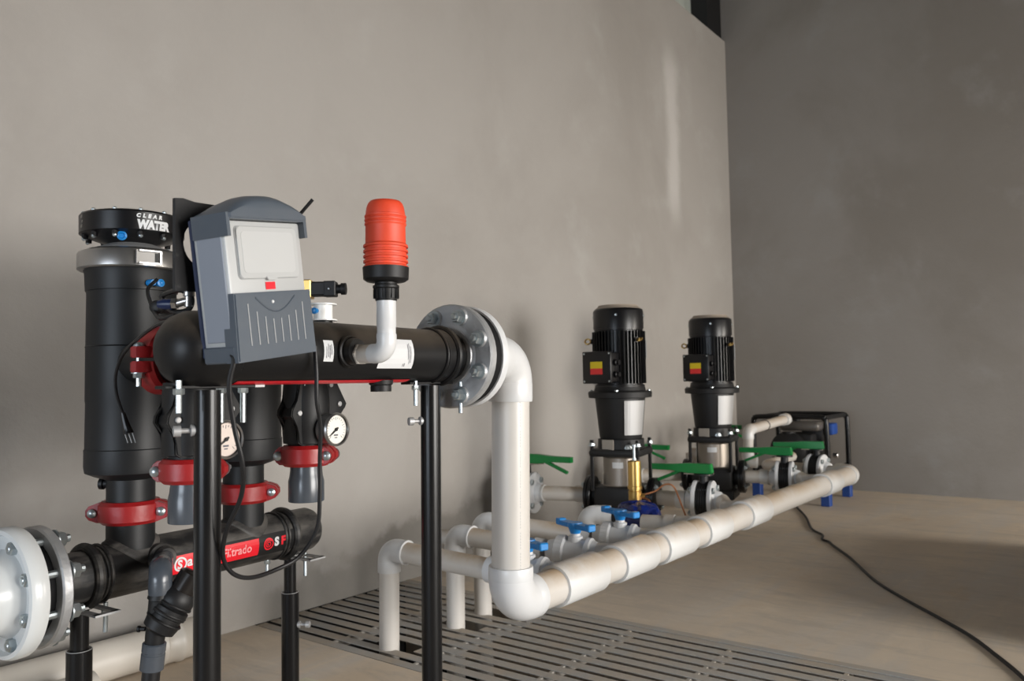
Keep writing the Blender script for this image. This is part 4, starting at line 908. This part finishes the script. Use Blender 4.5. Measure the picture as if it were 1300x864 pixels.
PA = V(3.038, 1.730, 0.30); PB = V(3.900, 1.678, 0.30); pd = V(-0.23, 1, 0).normalized()
v1c = V(3.085, 1.375, 0.30); v2c = V(3.985, 1.345, 0.30); v3c = V(4.43, 1.32, 0.30)
butterfly(v1c, bd, V(-0.03, 1, -0.0), 'butterfly valve with green lever on the outlet of the first pump, nearest the brass pilot')
butterfly(v2c, bd, V(-0.03, 1, -0.0), 'butterfly valve with green lever on the outlet of the second pump')
butterfly(v3c, e3d*0.3+V(0, 1, 0), V(-0.15, 1, -0.0), 'butterfly valve with green lever nearest the far end of the manifold', rf=0.080)
s1c = V(2.870, 2.115, 0.308); s2c = V(3.72, 2.08, 0.30)
butterfly(s1c, bd, V(0.10, -1, 0), 'wall-side butterfly valve with green lever, just right of the upright white pipe', neck=0.030, rf=0.090)
butterfly(s2c, bd, V(0.16, -1, 0), 'wall-side butterfly valve with green lever, seen between the two pumps', neck=0.035)
s3c = V(4.62, 2.02, 0.34); butterfly(s3c, bd, V(0.16, -1, 0), 'wall-side butterfly valve with green lever, seen just behind the second pump', neck=0.05, hl_=0.2)
# branch pipes
def branch(name, pts, r, label, parts=None, m=None):
    t = thing(name, label, 'pipe', V(pts[0][0], pts[0][1], pts[0][2]-r), 'white branch pipes')
    for a_, c2 in zip(pts, pts[1:]): MB().cyl(V(*a_), V(*c2), r, seg=28).build('pipe', m or M_PVC2, t)
    for q, d_, ln in (parts or []):
        MB().lathe(q, d_, [(0, r+0.001), (0.001, r+0.0055), (ln-0.001, r+0.0055), (ln, r+0.001)], 28).build('socket', M_PVC, t)
    return t
PF = 0.155
branch('branch_pipe', [tuple(v1c-bd*0.07), tuple(TC[4]+bd*0.085)], 0.0315, 'short white pipe from the first outlet valve to the manifold')
branch('branch_pipe', [tuple(v1c+bd*0.07), tuple(PA-pd*PF)], 0.0315, 'short white pipe from the first pump to its outlet valve', [(v1c+bd*0.075, bd, 0.04)])
branch('branch_pipe', [tuple(v2c-bd*0.07), tuple(TC[5]+bd*0.085)], 0.0315, 'short white pipe from the second outlet valve to the manifold')
branch('branch_pipe', [tuple(v2c+bd*0.07), tuple(PB-pd*PF)], 0.0315, 'short white pipe from the second pump to its outlet valve', [(v2c+bd*0.08, bd, 0.04)])
branch('branch_pipe', [tuple(s1c-bd*0.07), tuple(PA+pd*PF)], 0.0315, 'white suction pipe between the first wall-side valve and the first pump', [(s1c-bd*0.072, -bd, 0.012), (PA+pd*(PF+0.055), -pd, 0.05)])
branch('branch_pipe', [tuple(s2c-bd*0.07), tuple(PB+pd*PF)], 0.0315, 'white suction pipe between the second wall-side valve and the second pump', [(s2c-bd*0.072, -bd, 0.012)])
branch('branch_pipe', [tuple(s1c+bd*0.07), tuple(s1c+bd*0.12), (s1c.x-0.025, s1c.y+0.118, 0.0)], 0.0315, 'white pipe from the first wall-side valve down to the floor, mostly hidden')
branch('branch_pipe', [tuple(s2c+bd*0.07), tuple(s2c+bd*0.11), (s2c.x-0.023, s2c.y+0.108, 0.0)], 0.0315, 'white pipe from the second wall-side valve down to the floor, mostly hidden')
branch('branch_pipe', [tuple(s3c+bd*0.07), tuple(s3c+bd*0.11), (s3c.x-0.023, s3c.y+0.108, 0.0)], 0.0315, 'white pipe from the rearmost wall-side valve down to the floor, mostly hidden')
branch('branch_pipe', [tuple(v3c+bd*0.06), (4.50, 1.62, 0.30), (5.06, 1.66, 0.30)], 0.030, 'white pipe from the farthest green-handled valve to the engine pump')
# L shaped pipe rising behind the second pump
lp = thing('riser_elbow_pipe', 'white pipe rising behind the second pump and bending over towards the back wall', 'pipe', (4.42, 1.80, 0.30))
l0 = V(4.44, 1.705, 0.33); l1 = V(4.44, 1.70, 0.500); l2_ = V(5.02, 1.675, 0.535)
elbow(l1, (l0-l1).normalized(), (l2_-l1).normalized(), 0.030, 0.031, 0.02, 0.0325).build('elbow', M_PVC, lp)
MB().cyl(l1-Zv*0.04, l0, 0.029, seg=24).build('pipe', M_PVC2, lp); MB().cyl(l1+(l2_-l1).normalized()*0.04, l2_, 0.029, seg=24).build('pipe', M_PVC2, lp)
MB().lathe(l2_-(l2_-l1).normalized()*0.05, (l2_-l1), [(0, 0.030), (0.001, 0.037), (0.05, 0.037), (0.058, 0.030), (0.06, 0)], 28).build('end_socket', M_PVC, lp)
MB().ring(l1+(l2_-l1)*0.42, (l2_-l1), 0.0300, 0.003, 24, 6).build('tie', M_RUB, lp, 'black tie')
elbow(l0-Zv*0.01, Zv, -bd, 0.03, 0.031, 0.02, 0.034).build('elbow', M_PVC, lp)

# ------------------------------------------------------------------ pumps
def pump(c, label, group='vertical multistage pumps'):
    c = Vector(c); cz = c.z; B = lambda z: V(c.x, c.y, z); t = thing('vertical_pump', label, 'pump', B(0.19), group)
    qd = V(pd.y, -pd.x, 0); fcam = V(-1, 0.02, 0).normalized()
    MB().box(B(0.095)+pd*0.03, (0.14, 0.14, 0.19), (qd, pd, Zv), 0.004).build('plinth', M_CASTB, t, 'dark plinth')
    b = MB().box(B(0.215), (0.20, 0.22, 0.05), (qd, pd, Zv), 0.006)
    b.cyl(c-pd*0.13, c+pd*0.13, 0.047, seg=28); b.box(B(0.290), (0.19, 0.20, 0.115), (qd, pd, Zv), 0.014, 2); b.build('base', M_CASTB, t, 'black cast base')
    for sg in (1, -1):
        b = MB().lathe(c+pd*sg*0.122, pd*sg, [(0, 0.045), (0.001, 0.080), (0.004, 0.0825), (0.014, 0.0825), (0.0155, 0.078), (0.017, 0.078), (0.0185, 0.0825), (0.030, 0.0825), (0.033, 0.078), (0.034, 0.04)], 36); b.build('port_flange', M_PUMP, t)
        for i in range(4):
            a = 2*PI*i/4+PI/4; x, y, _ = frame(pd); off = (x*math.cos(a)+y*math.sin(a))*0.066
            bb = bolt(c+pd*sg*0.157+off, pd*sg, 0.010, 0.0, 0.008, tail=0.004); bb.hexn(c+pd*sg*0.120+off, -pd*sg, 0.010, 0.008); bb.build('bolt', M_STEEL, t)
    b = MB().lathe(B(0.345), Zv, [(0, 0.080), (0.002, 0.083), (0.006, 0.079), (0.12, 0.079), (0.125, 0.083), (0.13, 0.080)], 40); b.build('sleeve', M_SS2, t, 'stainless steel sleeve')
    q = math.atan2(fcam.y, fcam.x)
    for i in range(4):
        a = q+PI/4*0.72+PI/2*i if i % 2 == 0 else q-PI/4*0.72+PI/2*(i+1); 
    for (aa, bb_) in ((0.105, 0.105), (0.105, -0.105), (-0.105, 0.105), (-0.105, -0.105)):
        p_ = B(0)+qd*aa*0.95+pd*bb_*0.95; MB().cyl(V(p_.x, p_.y, 0.33), V(p_.x, p_.y, 0.545), 0.0085, seg=10).build('tie_rod', M_PUMP, t)
        bolt(V(p_.x, p_.y, 0.520), Zv, 0.013, 0, 0.011, tail=0.008).build('nut', M_STEEL, t)
    b = MB().box(B(0.490), (0.225, 0.225, 0.032), (qd, pd, Zv), 0.012, 2); b.lathe(B(0.50), Zv, [(0, 0.102), (0.045, 0.099), (0.048, 0.088)], 32); b.build('head', M_CASTB, t, 'black pump head')
    MB().lathe(B(0.512), (V(0, 0, 0)-B(0)+Rv*1.0).normalized()*V(1, 1, 0), [(0.085, 0.016), (0.103, 0.016), (0.105, 0.012)], 6).build('plug', M_STEEL, t)
    MB().box(B(0.520)+fcam*0.102+V(0, 0.004, 0), (0.004, 0.055, 0.052), (fcam, V(0, 1, 0), Zv)).build('nameplate', M_PLATE, t, 'beige nameplate')
    lb = MB(); n = 6; a0 = q+0.02; g = [[lb.bm.verts.new(B(z)+V(math.cos(a0+0.6*i/n), math.sin(a0+0.6*i/n), 0)*0.0797) for z in (0.425, 0.450)] for i in range(n+1)]
    for i in range(n): lb.face((g[i][0], g[i+1][0], g[i+1][1], g[i][1]))
    build_flat(lb, 'label', M_PAPER, t, fcam, 'white label on the sleeve')
    # motor stool (lantern)
    b = MB().lathe(B(0.545), Zv, [(0, 0.088), (0.01, 0.092), (0.17, 0.108), (0.175, 0.108), (0.178, 0.136), (0.200, 0.138), (0.206, 0.134), (0.208, 0.112), (0.225, 0.108)], 40); b.build('motor_stool', M_CASTB, t, 'black tapered motor stool')
    gd = V(-0.42, -1, 0).normalized(); b = MB(); n = 8; a0 = math.atan2(gd.y, gd.x)
    g = [[b.bm.verts.new(B(0.565+0.145*j/3)+V(math.cos(a0-0.50+1.0*i/n), math.sin(a0-0.50+1.0*i/n), 0)*(0.0985+0.0150*j/3)) for j in range(4)] for i in range(n+1)]
    for i in range(n):
        for j in range(3): b.face((g[i][j], g[i+1][j], g[i+1][j+1], g[i][j+1]))
    build_flat(b, 'guard', M_GUARD, t, gd, 'grey coupling guard')
    for i in range(4):
        a = 2*PI*i/4+0.4; bolt(B(0.748)+V(math.cos(a), math.sin(a), 0)*0.124, Zv, 0.008, 0, 0.007).build('bolt', M_STEEL, t)
    # motor
    b = MB().lathe(B(0.765), Zv, [(0, 0.108), (0.012, 0.109), (0.014, 0.100), (0.245, 0.100), (0.247, 0.106), (0.262, 0.106)], 40)
    b.build('motor_body', M_PUMP, t, 'black motor')
    b = MB(); nf = 44
    for i in range(nf):
        a = 2*PI*i/nf; rd = V(math.cos(a), math.sin(a), 0); b.box(B(0.895)+rd*0.1065, (0.017, 0.003, 0.225), (rd, Zv.cross(rd), Zv))
    fo = b.build('cooling_fins', M_PUMP, t); fo['kind'] = 'stuff'
    MB().lathe(B(1.020), Zv, [(0, 0.100), (0.0, 0.109), (0.075, 0.109), (0.082, 0.106), (0.088, 0.098)], 44).build('fan_cover', M_PUMP, t, 'glossy black fan cover')
    MB().lathe(B(1.104), Zv, [(0, 0.100), (0.004, 0.100), (0.012, 0.088), (0.018, 0.086), (0.019, 0)], 44).build('rain_cap', M_CAPB, t, 'dusty top plate')
    for i in range(4):
        a = q+0.45+PI/2*i; MB().lathe(B(1.075)+V(math.cos(a), math.sin(a), 0)*0.108, V(math.cos(a), math.sin(a), 0), [(0, 0.006), (0.004, 0.005), (0.005, 0)], 10).build('screw', M_STEEL, t)
    # terminal box
    tb = B(0.852)+fcam*0.148; sdv = Zv.cross(fcam)
    b = MB().box(tb-fcam*0.008, (0.070, 0.130, 0.125), (fcam, sdv, Zv), 0.008, 2); b.box(tb+fcam*0.030, (0.014, 0.140, 0.135), (fcam, sdv, Zv), 0.005, 2)
    for zz in (0.02, -0.03): b.lathe(tb+Zv*zz+V(0, -0.065, 0), V(0, -1, 0), [(0, 0.014), (0.012, 0.014), (0.014, 0.010), (0.024, 0.010)], 14)
    bx_ = b.build('terminal_box', M_PUMP, t, 'black terminal box')
    MB().box(tb+fcam*0.0378+Zv*0.010+V(0, -0.0, 0), (0.0012, 0.058, 0.028), (fcam, sdv, Zv)).build('label', M_YEL, bx_, 'yellow half of the warning label')
    MB().box(tb+fcam*0.0378-Zv*0.0165, (0.0012, 0.058, 0.025), (fcam, sdv, Zv)).build('label', M_LRED, bx_, 'red half of the warning label')
    for i, j in ((1, 1), (1, -1), (-1, 1), (-1, -1)):
        MB().lathe(tb+fcam*0.037+sdv*i*0.061+Zv*j*0.058, fcam, [(0, 0.0045), (0.002, 0.003)], 8).build('screw', M_STEEL, bx_)
    # eye bolts
    for dv, nm in (((-Rv*1.0+Fv*0.15), 0), ((Rv*0.55-Fv*0.85), 1)):
        dv = V(dv.x, dv.y, 0).normalized(); p_ = B(0.968)+dv*0.112
        b = MB().lathe(p_-dv*0.006, dv, [(0, 0.012), (0.014, 0.011)], 12); b.build('eye_boss', M_PUMP, t); MB().ring(p_+dv*0.022, (V(-dv.y, dv.x, 0)*0.5+Zv*(0.2 if nm == 0 else -0.8)), 0.012, 0.0038, 20, 8).build('eye_bolt', M_BRASS, t, 'yellowish lifting eye')
    MB().box(B(0.93)+(V(0.5, -0.87, 0))*0.116, (0.05, 0.003, 0.075), (V(0.87, 0.5, 0), V(0.5, -0.87, 0), Zv)).build('rating_plate', M_GUARD, t, 'steel rating plate')
    return t
pump(PA, 'tall black vertical pump nearer the camera, stainless sleeve, yellow and red label')
pump(PB, 'tall black vertical pump farther back, near the room corner')

# ------------------------------------------------------------------ engine pump in a tubular frame
ep = thing('engine_pump', 'engine driven pump in a black tubular frame on blue legs in the room corner', 'engine pump', (5.33, 1.70, 0.0))
for X_, nm in ((5.10, 0), (5.57, 1)):
    y0, y1, zt, r_ = 1.455, 1.915, 0.545, 0.016
    pts = [(X_, y0, 0.19), (X_, y0, zt-0.05), (X_, y0+0.012, zt-0.012), (X_, y0+0.05, zt), (X_, y1-0.05, zt), (X_, y1-0.012, zt-0.012), (X_, y1, zt-0.05), (X_, y1, 0.19)]
    MB().tube(pts, r_, 14, 4).build('hoop', M_BLKP, ep, 'black tubular hoop')
for X_ in (5.10, 5.57):
    for y in (1.47, 1.90): MB().box((X_, y, 0.095), (0.055, 0.055, 0.19), bevel=0.004).build('leg', M_SKID, ep, 'blue steel leg')
for y in (1.47, 1.90): MB().cyl((5.10, y, 0.54), (5.57, y, 0.54), 0.014, seg=14).build('top_tube', M_CASTB, ep)
for y in (1.47, 1.90): MB().cyl((5.10, y, 0.21), (5.57, y, 0.21), 0.014, seg=14).build('base_tube', M_BLKP, ep)
b = MB().box((5.36, 1.70, 0.33), (0.22, 0.22, 0.20), bevel=0.02, seg=2); b.box((5.42, 1.62, 0.42), (0.14, 0.14, 0.10), bevel=0.02, seg=2)
for k in range(6): b.box((5.34, 1.57, 0.27+k*0.018), (0.14, 0.10, 0.006))
b.build('engine_block', M_CASTB, ep)
MB().lathe(V(5.22, 1.72, 0.33), V(-1, 0, 0), [(0, 0.10), (0.02, 0.115), (0.05, 0.115), (0.07, 0.09), (0.075, 0.03)], 32).build('pump_volute', M_CASTB, ep)
MB().box((5.36, 1.68, 0.475), (0.19, 0.26, 0.060), bevel=0.022, seg=3).build('fuel_tank', mat('tank_grey', (0.10, 0.09, 0.08), 0.3), ep, 'dark grey fuel tank')
MB().box((5.42, 1.52, 0.455), (0.12, 0.06, 0.075), bevel=0.012, seg=2).build('air_filter', M_SKID, ep, 'blue air filter box')
MB().lathe(V(5.36, 1.72, 0.505), Zv, [(0, 0.022), (0.018, 0.022), (0.020, 0.016)], 18).build('fuel_cap', M_BLKM, ep)
b = MB().lathe(V(5.30, 1.57, 0.30), V(0, -1, 0), [(0, 0.07), (0.02, 0.072), (0.045, 0.06), (0.05, 0.02)], 24); b.box((5.33, 1.515, 0.31), (0.02, 0.012, 0.05), bevel=0.003); b.build('recoil_starter', M_BLKM, ep)
MB().lathe(V(5.40, 1.50, 0.285), V(-0.2, -1, 0), [(0, 0.018), (0.03, 0.018), (0.034, 0.012)], 12).build('spark_plug', M_SS, ep)
MB().lathe(V(5.20, 1.72, 0.40), Zv, [(0, 0.035), (0.03, 0.035), (0.032, 0.045), (0.044, 0.045), (0.045, 0.03)], 20).build('outlet', M_CASTB, ep)

# ------------------------------------------------------------------ floor things
lblk = thing('light_blocker', 'low dark block added just out of view at right to shade the floor', 'light blocker', (3.25, -0.70, 0))
MB().box((3.60, -0.55, 0.20), (1.7, 1.20, 0.32), bevel=0.05, seg=2).build('shell', M_BLOCKER, lblk)  # added out of view, only to cast the dark patch on the floor
MB().box((3.60, -0.55, 0.02), (1.5, 1.0, 0.04)).build('base', M_BLKM, lblk)
MB().lathe(V(3.60, -0.55, 0.355), Zv, [(0, 0.16), (0.05, 0.16), (0.06, 0.12), (0.06, 0)], 28).build('lid', M_BLKM, lblk)
fc = MB().tube([(5.035, 1.65, 0.006), (4.62, 1.45, 0.006), (4.282, 1.317, 0.006), (4.142, 1.221, 0.006), (4.03, 1.19, 0.006), (3.985, 1.145, 0.006), (3.90, 1.10, 0.006), (3.677, 0.968, 0.006), (3.335, 0.793, 0.006), (3.107, 0.637, 0.006), (2.944, 0.511, 0.006), (2.795, 0.401, 0.006), (2.649, 0.319, 0.006), (2.477, 0.234, 0.006), (2.2, 0.13, 0.006), (1.9, -0.05, 0.006)], 0.0058, 8).build('floor_cable', M_CAB)
tag(fc, 'black cable snaking across the bare concrete floor', 'cable')
fp = thing('floor_pipe', 'long cream pipe lying on the floor along the left wall, with a socket end', 'pipe', (0.7, 2.26, 0))
fd = V(1, -0.01, 0).normalized(); f0 = V(-1.5, 2.265, 0.058)
MB().cyl(f0, V(1.25, 2.238, 0.058), 0.054, seg=36).build('pipe', M_FPIPE, fp)
MB().lathe(V(1.215, 2.238, 0.058), fd, [(0, 0.054), (0.004, 0.058), (0.018, 0.0595), (0.022, 0.056), (0.055, 0.056), (0.060, 0.0595), (0.075, 0.0595), (0.080, 0.056), (0.13, 0.055), (0.148, 0.046), (0.152, 0.0)], 36).build('socket_end', M_FPIPE, fp)
fp2 = thing('floor_pipe', 'second cream pipe on the floor nearer the camera, mostly below the white flange', 'pipe', (0.6, 1.95, 0))
MB().cyl(V(-1.5, 2.05, 0.054), V(0.93, 2.03, 0.054), 0.054, seg=36).build('pipe', M_FPIPE, fp2)
MB().lathe(V(0.85, 2.03, 0.054), fd, [(0, 0.054), (0.003, 0.057), (0.10, 0.057), (0.102, 0.048), (0.06, 0.048)], 36).build('socket_end', M_FPIPE, fp2)
